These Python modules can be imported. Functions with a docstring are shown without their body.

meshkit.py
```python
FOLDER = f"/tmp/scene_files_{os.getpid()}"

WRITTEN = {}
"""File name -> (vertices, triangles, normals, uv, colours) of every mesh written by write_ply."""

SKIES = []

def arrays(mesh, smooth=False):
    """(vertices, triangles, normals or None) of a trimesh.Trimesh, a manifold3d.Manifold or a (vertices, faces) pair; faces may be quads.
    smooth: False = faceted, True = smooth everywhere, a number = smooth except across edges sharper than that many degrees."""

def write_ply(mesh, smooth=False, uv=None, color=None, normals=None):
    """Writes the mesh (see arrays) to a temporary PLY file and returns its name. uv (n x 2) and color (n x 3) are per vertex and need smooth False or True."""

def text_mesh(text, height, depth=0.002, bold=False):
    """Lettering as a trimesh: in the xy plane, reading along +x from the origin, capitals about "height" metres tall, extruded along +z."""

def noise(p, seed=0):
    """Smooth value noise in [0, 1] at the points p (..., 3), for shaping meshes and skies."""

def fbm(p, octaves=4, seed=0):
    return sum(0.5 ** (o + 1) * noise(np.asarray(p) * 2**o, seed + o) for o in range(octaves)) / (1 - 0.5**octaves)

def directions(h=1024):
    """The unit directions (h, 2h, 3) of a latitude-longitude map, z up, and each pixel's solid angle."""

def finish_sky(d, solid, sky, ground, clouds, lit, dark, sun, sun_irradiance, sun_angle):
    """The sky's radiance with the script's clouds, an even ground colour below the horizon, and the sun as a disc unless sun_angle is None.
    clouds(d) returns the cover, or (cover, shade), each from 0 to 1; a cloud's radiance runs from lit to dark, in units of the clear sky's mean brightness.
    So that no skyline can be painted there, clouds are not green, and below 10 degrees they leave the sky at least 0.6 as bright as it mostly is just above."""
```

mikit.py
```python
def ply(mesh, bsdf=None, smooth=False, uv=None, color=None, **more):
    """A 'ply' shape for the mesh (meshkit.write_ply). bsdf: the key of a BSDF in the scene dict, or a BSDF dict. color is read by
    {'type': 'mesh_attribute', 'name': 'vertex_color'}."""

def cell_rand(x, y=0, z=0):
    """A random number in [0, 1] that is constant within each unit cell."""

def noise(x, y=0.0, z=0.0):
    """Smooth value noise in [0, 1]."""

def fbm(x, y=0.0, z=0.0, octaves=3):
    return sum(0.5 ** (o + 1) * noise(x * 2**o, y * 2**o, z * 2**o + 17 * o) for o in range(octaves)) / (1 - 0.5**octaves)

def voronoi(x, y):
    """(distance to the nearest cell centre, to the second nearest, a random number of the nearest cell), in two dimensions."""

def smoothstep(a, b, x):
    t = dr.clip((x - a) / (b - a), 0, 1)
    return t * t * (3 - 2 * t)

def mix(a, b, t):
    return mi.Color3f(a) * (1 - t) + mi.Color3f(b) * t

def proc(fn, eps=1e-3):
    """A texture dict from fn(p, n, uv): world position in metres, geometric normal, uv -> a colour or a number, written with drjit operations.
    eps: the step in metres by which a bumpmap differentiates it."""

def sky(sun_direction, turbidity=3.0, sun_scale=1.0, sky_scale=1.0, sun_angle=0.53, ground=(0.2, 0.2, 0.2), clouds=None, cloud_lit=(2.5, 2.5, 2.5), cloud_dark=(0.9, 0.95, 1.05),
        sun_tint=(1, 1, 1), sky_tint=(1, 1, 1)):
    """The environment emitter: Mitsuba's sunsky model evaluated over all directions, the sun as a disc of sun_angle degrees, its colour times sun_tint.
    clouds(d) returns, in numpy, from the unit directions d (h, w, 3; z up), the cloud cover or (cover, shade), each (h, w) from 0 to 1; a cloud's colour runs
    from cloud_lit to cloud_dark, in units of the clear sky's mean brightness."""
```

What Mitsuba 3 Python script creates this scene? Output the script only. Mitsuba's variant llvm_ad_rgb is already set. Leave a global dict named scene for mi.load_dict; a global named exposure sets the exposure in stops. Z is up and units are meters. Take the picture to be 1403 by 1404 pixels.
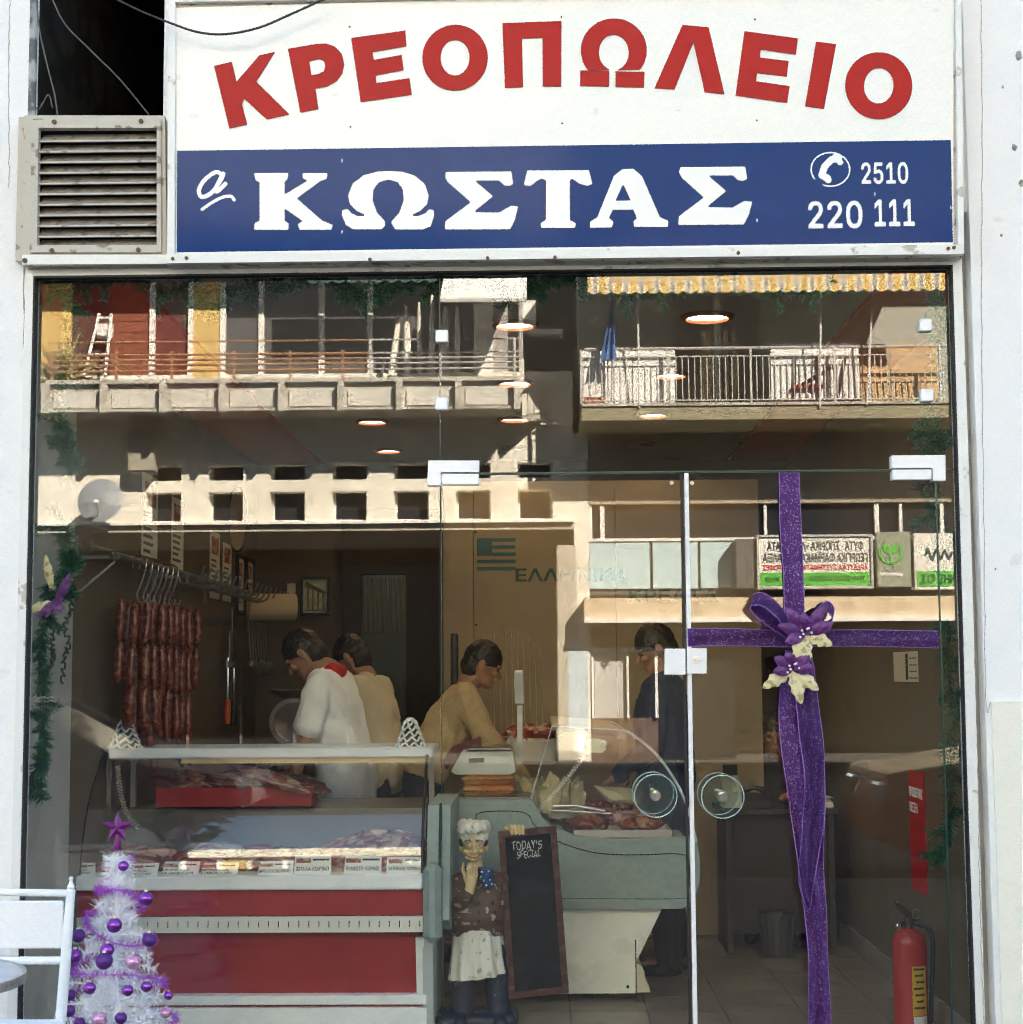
import math, random, numpy as np, trimesh, mitsuba as mi, drjit as dr, mikit, meshkit
import manifold3d as m3
from shapely.geometry import Polygon, LineString, Point, box as sbox
from shapely.ops import unary_union
from shapely import affinity
from mikit import proc, fbm, noise, voronoi, cell_rand, smoothstep, mix, ply

T = mi.ScalarTransform4f
scene, labels = {}, {}
# ---------------------------------------------------------------- camera, sky, exposure
scene['camera'] = {'type': 'perspective', 'fov_axis': 'x', 'fov': 33.62, 'near_clip': 0.05, 'far_clip': 400.0,
    'to_world': T().look_at(origin=[0, -6, 1.5], target=[-0.01647, -5.00478, 1.59626], up=[0.00789, -0.09615, 0.99534])}
scene['sky'] = mikit.sky((0.42, 0.74, 0.56), turbidity=3.0, sun_scale=1.0, sky_scale=0.55, ground=(0.2, 0.2, 0.2), sun_tint=(0.92, 1.0, 1.16), sky_tint=(1.0, 0.94, 0.84))
exposure = 5.05
LAMP = 1.3      # radiance of the recessed ceiling lamps

# ---------------------------------------------------------------- helpers
rng = random.Random(7)
nrg = np.random.default_rng(11)
used = {}

def numbered(k):
    n = used.get(k, 0); used[k] = n + 1
    return k if n == 0 else '%s_%03d' % (k, n)

def thing(name, label, cat, group=None):
    k = numbered(name)
    labels[k] = {'label': label, 'category': cat}
    if group: labels[k]['group'] = group
    return k

def part(t, name, mesh, mat, smooth=False, label=None, kind=None, **kw):
    k = numbered(t + '__' + name)
    scene[k] = ply(mesh, mat, smooth, **kw)
    if label: labels.setdefault(k, {})['label'] = label
    if kind: labels.setdefault(k, {})['kind'] = kind
    return k

def single(name, label, cat, mesh, mat, smooth=False, group=None, kind=None):
    k = thing(name, label, cat, group)
    scene[k] = ply(mesh, mat, smooth)
    if kind: labels[k]['kind'] = kind
    return k

def struct(name, mesh, mat, label, smooth=False):
    k = numbered(name); scene[k] = ply(mesh, mat, smooth)
    labels[k] = {'label': label, 'category': name.replace('_', ' '), 'kind': 'structure'}
    return k

def cat(*ms):
    ms = [m for q in ms for m in (q if isinstance(q, (list, tuple)) else [q])]
    return trimesh.util.concatenate(ms)

def box(x0, x1, y0, y1, z0, z1, b=0.0):
    x0, x1 = min(x0, x1), max(x0, x1); y0, y1 = min(y0, y1), max(y0, y1); z0, z1 = min(z0, z1), max(z0, z1)
    if b <= 0:
        m = trimesh.creation.box(extents=(x1 - x0, y1 - y0, z1 - z0)); m.apply_translation(((x0 + x1) / 2, (y0 + y1) / 2, (z0 + z1) / 2)); return m
    b = min(b, (x1 - x0) * .45, (y1 - y0) * .45, (z1 - z0) * .45)
    X, Y, Z = (x0, x1), (y0, y1), (z0, z1); p = []
    for i in (0, 1):
        for j in (0, 1):
            for k in (0, 1):
                sx, sy, sz = (b if i == 0 else -b), (b if j == 0 else -b), (b if k == 0 else -b)
                p += [(X[i], Y[j] + sy, Z[k] + sz), (X[i] + sx, Y[j], Z[k] + sz), (X[i] + sx, Y[j] + sy, Z[k])]
    return trimesh.convex.convex_hull(np.array(p))

def bxz(x0, x1, z0, z1, y0, y1, b=0.0):
    return box(x0, x1, y0, y1, z0, z1, b)

def prism(pts, y0, y1, holes=(), rnd=0.0):
    """a polygon given in x, z, extruded along y"""
    g = pts if hasattr(pts, 'geom_type') else Polygon(pts, holes)
    if rnd: g = g.buffer(-rnd, 6).buffer(2 * rnd, 6).buffer(-rnd, 6)
    if not g.is_valid: g = g.buffer(0)
    gs = getattr(g, 'geoms', [g]); y0, y1 = min(y0, y1), max(y0, y1); out = []
    for q in gs:
        if q.geom_type != 'Polygon' or q.area < 1e-9: continue
        m = trimesh.creation.extrude_polygon(q, y1 - y0, engine='earcut')
        v = m.vertices; m.vertices = np.stack([v[:, 0], y1 - v[:, 2], v[:, 1]], 1); out.append(m)
    return cat(out)

def prism_yz(pts, x0, x1):
    m = prism(pts, 0, 1); v = m.vertices
    m.vertices = np.stack([x0 + (x1 - x0) * v[:, 1], v[:, 0], v[:, 2]], 1); trimesh.repair.fix_normals(m); return m

def tube(pts, r, n=8, closed=False, cap=True):
    p = np.asarray(pts, float); N = len(p); rr = np.broadcast_to(np.asarray(r, float), (N,))
    t = np.gradient(p, axis=0) if not closed else np.roll(p, -1, 0) - np.roll(p, 1, 0)
    t /= np.linalg.norm(t, axis=1, keepdims=True) + 1e-12
    u = np.cross(t[0], [0, 0, 1.0]);
    if np.linalg.norm(u) < 1e-3: u = np.cross(t[0], [1.0, 0, 0])
    u /= np.linalg.norm(u); V = []
    for i in range(N):
        u = u - t[i] * u.dot(t[i]); u /= np.linalg.norm(u) + 1e-12; w = np.cross(t[i], u)
        a = np.arange(n) * 2 * np.pi / n
        V.append(p[i] + rr[i] * (np.cos(a)[:, None] * u + np.sin(a)[:, None] * w))
    V = np.vstack(V); Fc = []
    for i in range(N if closed else N - 1):
        k = (i + 1) % N
        for j in range(n):
            q = (j + 1) % n; Fc += [[i * n + j, i * n + q, k * n + q], [i * n + j, k * n + q, k * n + j]]
    if not closed and cap:
        V = np.vstack([V, p[:1], p[-1:]])
        for j in range(n):
            q = (j + 1) % n; Fc += [[N * n, q, j], [N * n + 1, (N - 1) * n + j, (N - 1) * n + q]]
    return trimesh.Trimesh(V, Fc, process=False)

def spline(ctrl, n=24):
    c = np.asarray(ctrl, float); c = np.vstack([2 * c[0] - c[1], c, 2 * c[-1] - c[-2]]); out = []
    seg = len(c) - 3; k = max(2, n // seg)
    for i in range(seg):
        for t in np.linspace(0, 1, k, endpoint=False):
            a, b, d, e = c[i:i + 4]
            out.append(.5 * (2 * b + (d - a) * t + (2 * a - 5 * b + 4 * d - e) * t * t + (3 * b - a - 3 * d + e) * t ** 3))
    out.append(c[-2]); return np.array(out)

def lathe(profile, cx, cy, cz=0, n=24):
    m = trimesh.creation.revolve(np.asarray(profile, float), sections=n); m.apply_translation((cx, cy, cz))
    if m.volume < 0: m.invert()
    return m

def ball(c, r, sub=2, s=(1, 1, 1)):
    m = trimesh.creation.icosphere(subdivisions=sub, radius=r); m.apply_scale(s); m.apply_translation(c); return m

def disc_y(cx, cz, r, y0, y1, n=24):
    return prism(Point(cx, cz).buffer(r, n // 4), y0, y1)

def rot(m, axis, deg, c=(0, 0, 0)):
    m = m.copy(); m.apply_transform(trimesh.transformations.rotation_matrix(math.radians(deg), axis, c)); return m

def mv(m, d):
    m = m.copy(); m.apply_translation(d); return m

def lump(c, r, s=(1, 1, 1), amp=.25, freq=3.0, seed=0, sub=3):
    m = trimesh.creation.icosphere(subdivisions=sub, radius=1.0); v = m.vertices
    k = 1 + amp * 2 * (meshkit.fbm(v * freq * .5 + seed * 7.3, 3, seed) - .5)
    m.vertices = v * k[:, None] * r * np.asarray(s) + np.asarray(c); return m

TXT = {}
def text(s, x0, x1, z0, z1, y, depth=.002, bold=True, face=-1, slant=0):
    """lettering filling the rectangle x0..x1, z0..z1, reading for someone in front (face -1: seen from -y, +1: seen from +y)"""
    if (s, bold) not in TXT: TXT[(s, bold)] = meshkit.text_mesh(s, 1.0, 1.0, bold)
    m = TXT[(s, bold)].copy(); v = np.array(m.vertices); lo, hi = v.min(0), v.max(0); v = (v - lo) / (hi - lo)
    u = v[:, 0] * (x1 - x0) + v[:, 1] * slant; w = z0 + v[:, 1] * (z1 - z0)
    if face < 0: m.vertices = np.stack([x0 + u, y - v[:, 2] * depth, w], 1)
    else: m.vertices = np.stack([x1 - u, y + v[:, 2] * depth, w], 1)
    return m

def leafs(centers, dirs, length, width, jitter=.3, seed=0):
    """many thin two-triangle needles: start points, directions"""
    g = np.random.default_rng(seed); c = np.asarray(centers, float); d = np.asarray(dirs, float)
    d = d + g.normal(0, jitter, d.shape); d /= np.linalg.norm(d, axis=1, keepdims=True)
    w = np.cross(d, g.normal(0, 1, d.shape)); w /= np.linalg.norm(w, axis=1, keepdims=True) + 1e-9
    L = length * g.uniform(.7, 1.15, (len(c), 1)); n = len(c)
    V = np.stack([c - w * width / 2, c + w * width / 2, c + d * L + w * width * .2, c + d * L - w * width * .2], 1).reshape(-1, 3)
    i = np.arange(n)[:, None] * 4
    return trimesh.Trimesh(V, np.vstack([i + [0, 1, 2], i + [0, 2, 3]]), process=False)

def sweep_needles(path, n, length, width, lean=.5, seed=0, spread=1.0):
    g = np.random.default_rng(seed); p = np.asarray(path, float)
    t = g.uniform(0, len(p) - 1.001, n); i = t.astype(int); f = (t - i)[:, None]
    c = p[i] * (1 - f) + p[i + 1] * f; tg = p[i + 1] - p[i]; tg /= np.linalg.norm(tg, axis=1, keepdims=True) + 1e-9
    r = g.normal(0, 1, (n, 3)); r -= tg * (r * tg).sum(1, keepdims=True); r /= np.linalg.norm(r, axis=1, keepdims=True)
    return leafs(c, r * spread + tg * lean, length, width, .15, seed + 1)

# ---------------------------------------------------------------- materials
def M(k, color, rough=.6, two=True, **kw):
    c = color if isinstance(color, dict) else {'type': 'rgb', 'value': list(color)}
    b = {'type': 'principled', 'base_color': c, 'roughness': rough, **kw}
    scene['m_' + k] = {'type': 'twosided', 'bsdf': b} if two else b
    return 'm_' + k

def bump(k, fn, scale):
    b = scene[k]['bsdf']; scene[k] = {'type': 'twosided', 'bsdf': {'type': 'bumpmap', 'arbitrary': proc(fn), 'scale': scale, 'bsdf': b}}

def spots(base, dirt, f, lo=.62, hi=.75, amt=.8, sy=1.0):
    """grain plus crisp-edged stains of another colour"""
    def fn(p, n, uv):
        g = fbm(p.x * f, p.y * f, p.z * f * sy, 4)
        fine = noise(p.x * 190, p.y * 190, p.z * 190)
        return mix(base, dirt, amt * smoothstep(lo, hi, g)) * (.95 + .1 * fine)
    return proc(fn)

WALL = M('white_wall', spots((.80, .80, .79), (.66, .65, .62), 9.0, .72, .78, .5), .85)
CREAM = M('cream_paint', spots((.80, .78, .68), (.62, .59, .5), 6.0, .68, .76, .5), .8)
ALU = M('white_aluminium', spots((.74, .73, .70), (.35, .31, .25), 16.0, .66, .74, .75), .4)
ALUD = M('dirty_aluminium', spots((.46, .43, .37), (.16, .12, .09), 26.0, .62, .72, .85), .45)
SLAT = M('louvre_metal', spots((.30, .265, .23), (.13, .10, .085), 40.0, .55, .72, .7, .3), .55)
RECESS_SHADE = M('recess_shade', spots((.03, .028, .026), (.018, .017, .016), 7.0, .42, .6, .8), .95, specular=0.0)  # near-black colour puts the shade into the recess and behind the louvres
DARK = M('black_paint', (.03, .03, .032), .8)
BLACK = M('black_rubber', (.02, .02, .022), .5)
SEAL = M('black_seal', (.012, .012, .013), .6)
SIGNW = M('sign_white', spots((.78, .775, .74), (.62, .60, .54), 14.0, .74, .80, .5), .28)
SIGNR = M('sign_red', (.42, .017, .016), .4, specular=.15)
SIGNB = M('sign_blue', spots((.002, .034, .160), (.004, .044, .185), 7.0, .55, .7, .4), .10, specular=.12)
LETW = M('sign_letter_white', (.82, .82, .80), .3)
OUTL = M('letter_outline', (.03, .03, .05), .4)
STEEL = M('satin_steel', (.80, .80, .82), .45, metallic=.15)
CHROME = M('chrome', (.85, .85, .87), .12, metallic=1.0)
RUST = M('rusty_screw', (.10, .06, .04), .6, metallic=.3)
IOR = 1.75
scene['m_shop_glass'] = {'type': 'thindielectric', 'int_ior': IOR, 'specular_reflectance': {'type': 'rgb', 'value': [.80, .80, .80]}, 'specular_transmittance': {'type': 'rgb', 'value': [.97, 1.0, .98]}}
scene['m_case_glass'] = {'type': 'thindielectric', 'int_ior': 1.7}
GLASS, CGLASS = 'm_shop_glass', 'm_case_glass'
GEDGE = M('glass_edge', (.02, .06, .05), .2)

# ---------------------------------------------------------------- ground
struct('road', box(-90, 90, -22.4, -6.75, -.34, -.12), M('asphalt', spots((.045, .045, .046), (.028, .028, .029), 3.0, .5, .6, .7), .9), 'grey asphalt street that passes between the two rows of buildings')
PAVE = M('pavement_slab', spots((.07, .067, .062), (.045, .042, .04), 4.0, .55, .68, .7), .85)
struct('pavement', box(-90, 90, -6.6, -.02, -.3, -.012), PAVE, 'pavement of grey slabs in front of the shop window')
struct('kerb', box(-90, 90, -6.75, -6.6, -.3, -.006, .015), M('kerb_stone', (.12, .115, .11), .85), 'stone kerb along the near pavement')
struct('opposite_pavement', box(-90, 90, -60, -22.4, -.3, 0), M('opposite_paving', (.055, .053, .05), .9), 'pavement in front of the buildings opposite, mirrored in the shop window')
for (xx, yy, zz) in [(-45, 30, -.36)]:
    struct('ground', box(-160, 160, -160, 160, -.6, -.37), M('earth', (.2, .19, .17), .95), 'bare ground under the street and the buildings')

# ---------------------------------------------------------------- the shop's own building
bld = thing('shop_building', 'white painted building with a street-level shop, filling the frame round the window and the sign', 'building')
ROOF = 17.4  # unseen height, raised so the shadow covers the street
part(bld, 'wall', cat(box(-1.836, -26, -.02, .03, -.3, 5.0), box(-2.02, -26, .0301, 6.2, -.3, 5.0)), WALL, label='white pier at the left of the shop window')
# right pier: white above, cream below, standing slightly proud, with a chamfered inner corner
xr = 1.577
zc = 1.401
part(bld, 'wall', cat(box(1.545, 26, -.05, .03, -.1, 5.0), box(1.77, 26, .0301, 6.2, -.1, 3.15)), WALL, label='white wall at the right of the shop window')
part(bld, 'dado', box(1.564, 26, -.062, -.052, -.1, zc), CREAM, label='cream painted lower part of the right wall')
part(bld, 'wall', cat(box(-26, -1.88, .9, 6.2, 5.0, ROOF), box(-1.34, 26, .9, 6.2, 3.15, ROOF), box(-1.88, -1.3401, 2.4, 6.2, 3.15, ROOF), box(-1.88, -1.3401, .9, 2.3999, 4.62, ROOF)), WALL, label='unseen upper storeys of the shop building, raised and widened to shade the street')
part(bld, 'wall', box(-26, -1.34, -.02, .9, 4.6, ROOF), WALL)
part(bld, 'wall', box(-1.36, 26, -.02, .9, 3.15, ROOF), WALL)
part(bld, 'cavity', cat(box(-1.845, -1.838, -.012, 2.35, 2.985, 4.6), box(-1.88, -1.31, 2.35, 2.39, 2.98, 4.6), box(-1.837, -1.36, .04, 2.35, 3.085, 3.1), box(-1.837, -1.36, .02, 2.35, 4.58, 4.595), box(-1.36, -1.341, .02, 2.35, 3.0, 4.6)), RECESS_SHADE, label='dark open recess above the ventilation grille')
# concrete pier edge left of the cavity, rounded and grimy
part(bld, 'pier_edge', tube([(-1.846, -.008, 3.53), (-1.846, -.008, 4.6)], .016, 10), M('grimy_concrete', spots((.42, .42, .41), (.08, .08, .08), 14.0, .45, .6, .85), .85))
part(bld, 'roof', box(-26.2, 26.2, -.1, 6.3, ROOF, ROOF + .2), WALL)
part(bld, 'foundation', box(-26, 26, -.02, 6.2, -.3, -.06), DARK)
# peeling paint scars and screw heads on the right wall
SCAR = M('plaster_scar', spots((.34, .32, .29), (.16, .14, .12), 60.0, .45, .6, .8), .9)
for i, (x, z, r) in enumerate([(1.741, 3.714, .012), (1.713, 3.375, .009), (1.656, 3.053, .004), (1.514, 2.593, .006), (1.735, 3.243, .01), (1.68, 3.598, .004), (1.595, 1.861, .003)]):
    part(bld, 'paint_scar', mv(lump((0, 0, 0), r, (1, .25, 1.3), .5, 4, i, 2), (x, -.052, z)), SCAR, 30)
# crack lines in the paint beside the right frame
for pts in ([(1.612,3.923),(1.599,3.382),(1.577,2.797),(1.561,2.068),(1.547,1.413),(1.564,1.4)], [(1.513,1.608),(1.511,1.154),(1.504,0.782),(1.503,0.307)], [(-1.93,3.983),(-1.929,3.734),(-1.918,3.324),(-1.922,3.281)]):
    pts = spline(pts, 40); y = -.0525 if pts[0][0] > 0 else -.0225
    part(bld, 'crack', tube([(x + .002 * math.sin(i * 2.3), y, z) for i, (x, z) in enumerate(pts)], .001, 5), SCAR)
# rough plaster edge between the left pier and the frame
pts = spline([(-1.858,3.02),(-1.841,2.36),(-1.837,1.837),(-1.839,1.323),(-1.838,0.568)], 60)
part(bld, 'crack', tube([(x + .002 * math.sin(i * 1.7), -.0225, z) for i, (x, z) in enumerate(pts)], [.0016 + .0018 * (math.sin(i * 2.1) > .3) for i in range(len(pts))], 5), SCAR)

# ---------------------------------------------------------------- sign
SY = -.13
sx0, sx1 = -1.316, 1.492
zt = 4.02
sign = thing('shop_sign', 'white and blue butcher shop sign with arched red letters above the shop window', 'shop sign')
zb = 2.96
part(sign, 'box', box(sx0, sx1, SY + .012, -.022, zb, zt), ALUD)
part(sign, 'panel', prism([(-1.295,3.902),(1.496,3.946),(1.466,2.997),(-1.283,2.989)], SY + .004, SY + .0118), SIGNW)
for nm, q in (('rail', [(-1.314,2.995),(1.5,2.999),(1.499,2.965),(-1.314,2.961)]), ('side_rail', [(-1.319,3.962),(-1.295,3.962),(-1.285,2.994),(-1.311,2.994)]), ('side_rail', [(1.5,3.924),(1.519,3.924),(1.5,3),(1.479,3)]), ('rail', [(-1.318,3.919),(1.505,3.916),(1.506,3.924),(-1.319,3.962)])):
    part(sign, nm, prism(q, SY - .012, SY + .012), ALU)
part(sign, 'name_panel', prism([(-1.283,3.373),(1.468,3.38),(1.464,3.011),(-1.279,3.004)], SY + .0015, SY + .0039), SIGNB, label='blue panel with the shop name and phone number')
def letter(nm, g, mat, d, outline=0.0):
    k = part(sign, nm, prism(g, SY + .0012 - d, SY + .0038), mat)
    if outline: part(k, 'outline', prism(g.buffer(outline, 4), SY + .0003, SY + .0012), OUTL)
RED = {
 'Κ': Polygon([(-1.153,3.683),(-1.091,3.697),(-1.073,3.623),(-0.991,3.72),(-0.936,3.732),(-1.002,3.623),(-0.883,3.502),(-0.963,3.485),(-1.044,3.562),(-1.053,3.542),(-1.034,3.467),(-1.096,3.453)]),
 'Ρ': Polygon([(-0.888,3.743),(-0.791,3.759),(-0.752,3.761),(-0.719,3.748),(-0.696,3.722),(-0.687,3.684),(-0.694,3.65),(-0.713,3.623),(-0.746,3.604),(-0.79,3.595),(-0.779,3.52),(-0.842,3.508)], [[(-0.813,3.696),(-0.778,3.705),(-0.759,3.698),(-0.753,3.678),(-0.759,3.658),(-0.777,3.649),(-0.804,3.644)]]),
 'Ε': Polygon([(-0.661,3.78),(-0.468,3.805),(-0.464,3.748),(-0.587,3.728),(-0.58,3.698),(-0.481,3.715),(-0.474,3.66),(-0.575,3.641),(-0.571,3.612),(-0.453,3.629),(-0.445,3.569),(-0.626,3.544)]),
 'Π': Polygon([(-0.118,3.828),(0.092,3.833),(0.089,3.593),(0.025,3.593),(0.025,3.773),(-0.05,3.771),(-0.047,3.592),(-0.11,3.59)]),
 'Λ': Polygon([(0.526,3.813),(0.618,3.803),(0.67,3.557),(0.601,3.566),(0.564,3.751),(0.493,3.577),(0.423,3.582)]),
 'Ε2': Polygon([(0.747,3.787),(0.935,3.758),(0.927,3.7),(0.802,3.72),(0.799,3.689),(0.9,3.675),(0.893,3.619),(0.787,3.634),(0.784,3.602),(0.902,3.583),(0.892,3.523),(0.711,3.552)]),
 'Ι': Polygon([(1.001,3.745),(1.071,3.735),(1.022,3.499),(0.957,3.51)])}
def ell(c, rx, rz, a=0): return affinity.translate(affinity.rotate(affinity.scale(Point(0, 0).buffer(1, 16), rx, rz, origin=(0, 0)), a, origin=(0, 0)), *c)
c = (-0.289, 3.703); RED['Ο'] = ell(c, .1165, .121).difference(ell(c, .0525, .066))
c = (1.219, 3.581); RED['Ο2'] = ell(c, .118, .122, -8).difference(ell(c, .053, .066, -8))
c = (0.279, 3.723); o = Polygon([(0.159,3.65),(0.387,3.641),(0.384,3.585),(0.158,3.594)])
RED['Ω'] = ell(c, .117, .117).union(o).difference(ell((c[0], c[1] - .008), .054, .066)).difference(Polygon([(0.261,3.692),(0.286,3.692),(0.284,3.575),(0.26,3.575)]))
w = RED['Ω']; lo_ = c[1] - .072
RED['Ω'] = unary_union([w.intersection(sbox(-9, lo_, 9, 9)), o.intersection(w)])
for k, g in RED.items(): letter('red_letter', g, SIGNR, .0012, .0009)
WH = {
 'Κ': unary_union([Polygon([(-0.987,3.281),(-0.898,3.28),(-0.896,3.085),(-0.985,3.086)]), Polygon([(-1.008,3.288),(-0.883,3.287),(-0.889,3.262),(-0.902,3.251),(-0.98,3.252),(-1,3.261)]), Polygon([(-1.005,3.082),(-1.003,3.105),(-0.981,3.117),(-0.901,3.116),(-0.882,3.103),(-0.883,3.08)]),
     Polygon([(-0.91,3.2),(-0.813,3.259),(-0.832,3.266),(-0.834,3.286),(-0.745,3.285),(-0.747,3.264),(-0.769,3.257),(-0.854,3.194),(-0.764,3.113),(-0.725,3.096),(-0.731,3.079),(-0.842,3.08),(-0.85,3.1),(-0.831,3.111),(-0.91,3.168)])]),
 'Ω': unary_union([Polygon([(-0.671,3.202),(-0.655,3.245),(-0.616,3.275),(-0.568,3.288),(-0.528,3.29),(-0.481,3.287),(-0.434,3.272),(-0.399,3.242),(-0.384,3.199),(-0.39,3.168),(-0.414,3.144),(-0.454,3.125),(-0.421,3.125),(-0.395,3.135),(-0.384,3.148),(-0.367,3.147),(-0.365,3.128),(-0.377,3.088),(-0.403,3.077),(-0.503,3.078),(-0.516,3.099),(-0.516,3.107),(-0.488,3.138),(-0.473,3.182),(-0.476,3.222),(-0.494,3.249),(-0.528,3.259),(-0.561,3.25),(-0.581,3.223),(-0.584,3.184),(-0.568,3.139),(-0.54,3.108),(-0.54,3.09),(-0.551,3.079),(-0.653,3.08),(-0.678,3.096),(-0.693,3.132),(-0.692,3.149),(-0.672,3.153),(-0.659,3.138),(-0.636,3.127),(-0.6,3.127),(-0.641,3.147),(-0.664,3.171)])]),
 'Σ': Polygon([(-0.323,3.284),(-0.09,3.283),(-0.084,3.238),(-0.098,3.231),(-0.115,3.233),(-0.134,3.251),(-0.221,3.252),(-0.156,3.194),(-0.226,3.137),(-0.135,3.134),(-0.091,3.159),(-0.067,3.156),(-0.079,3.107),(-0.096,3.074),(-0.327,3.076),(-0.325,3.105),(-0.234,3.173),(-0.316,3.247),(-0.325,3.265)]),
 'Τ': Polygon([(-0.034,3.286),(0.185,3.285),(0.197,3.235),(0.178,3.228),(0.152,3.236),(0.126,3.255),(0.117,3.248),(0.116,3.105),(0.138,3.092),(0.133,3.076),(0.014,3.078),(0.012,3.094),(0.031,3.106),(0.033,3.249),(0.018,3.257),(0,3.248),(-0.021,3.23),(-0.046,3.233)]),
 'Α': Polygon([(0.274,3.263),(0.304,3.287),(0.343,3.288),(0.373,3.261),(0.434,3.112),(0.465,3.097),(0.461,3.076),(0.343,3.078),(0.341,3.098),(0.354,3.108),(0.341,3.14),(0.268,3.14),(0.254,3.112),(0.27,3.096),(0.264,3.077),(0.187,3.076),(0.187,3.097),(0.213,3.113)], [[(0.306,3.234),(0.333,3.173),(0.277,3.172)]]),
 'Σ2': Polygon([(0.509,3.292),(0.739,3.291),(0.745,3.247),(0.731,3.24),(0.713,3.242),(0.695,3.26),(0.606,3.261),(0.67,3.204),(0.6,3.146),(0.691,3.143),(0.734,3.167),(0.762,3.164),(0.748,3.117),(0.73,3.082),(0.499,3.083),(0.501,3.113),(0.591,3.181),(0.513,3.255),(0.505,3.273)])}
for k, g in WH.items(): letter('white_letter', g.buffer(-.004, 6).buffer(.008, 6).buffer(-.004, 6), LETW, .0012, .0018)
for s, q in (('2510', (1.149, 1.314, 3.223, 3.302)), ('220', (0.958, 1.149, 3.064, 3.164)), ('111', (1.191, 1.332, 3.07, 3.167))):
    part(sign, 'white_number', text(s, *q, SY + .0012, .0012), LETW)
c = (1.04, 3.278); ring = ell(c, .0705, .0635).difference(ell(c, .0655, .0585)).difference(sbox(c[0] - .075, c[1] - .06, c[0] - .028, c[1] - .035))
part(sign, 'phone_emblem', prism(unary_union([ring, LineString([(1.07,3.318),(1.044,3.313),(1.02,3.289),(1.009,3.257),(1.029,3.247)]).buffer(.012), LineString([(1.06,3.326),(1.075,3.304)]).buffer(.011), LineString([(1.012,3.255),(1.032,3.239)]).buffer(.011)]), SY, SY + .0012), LETW)
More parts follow.
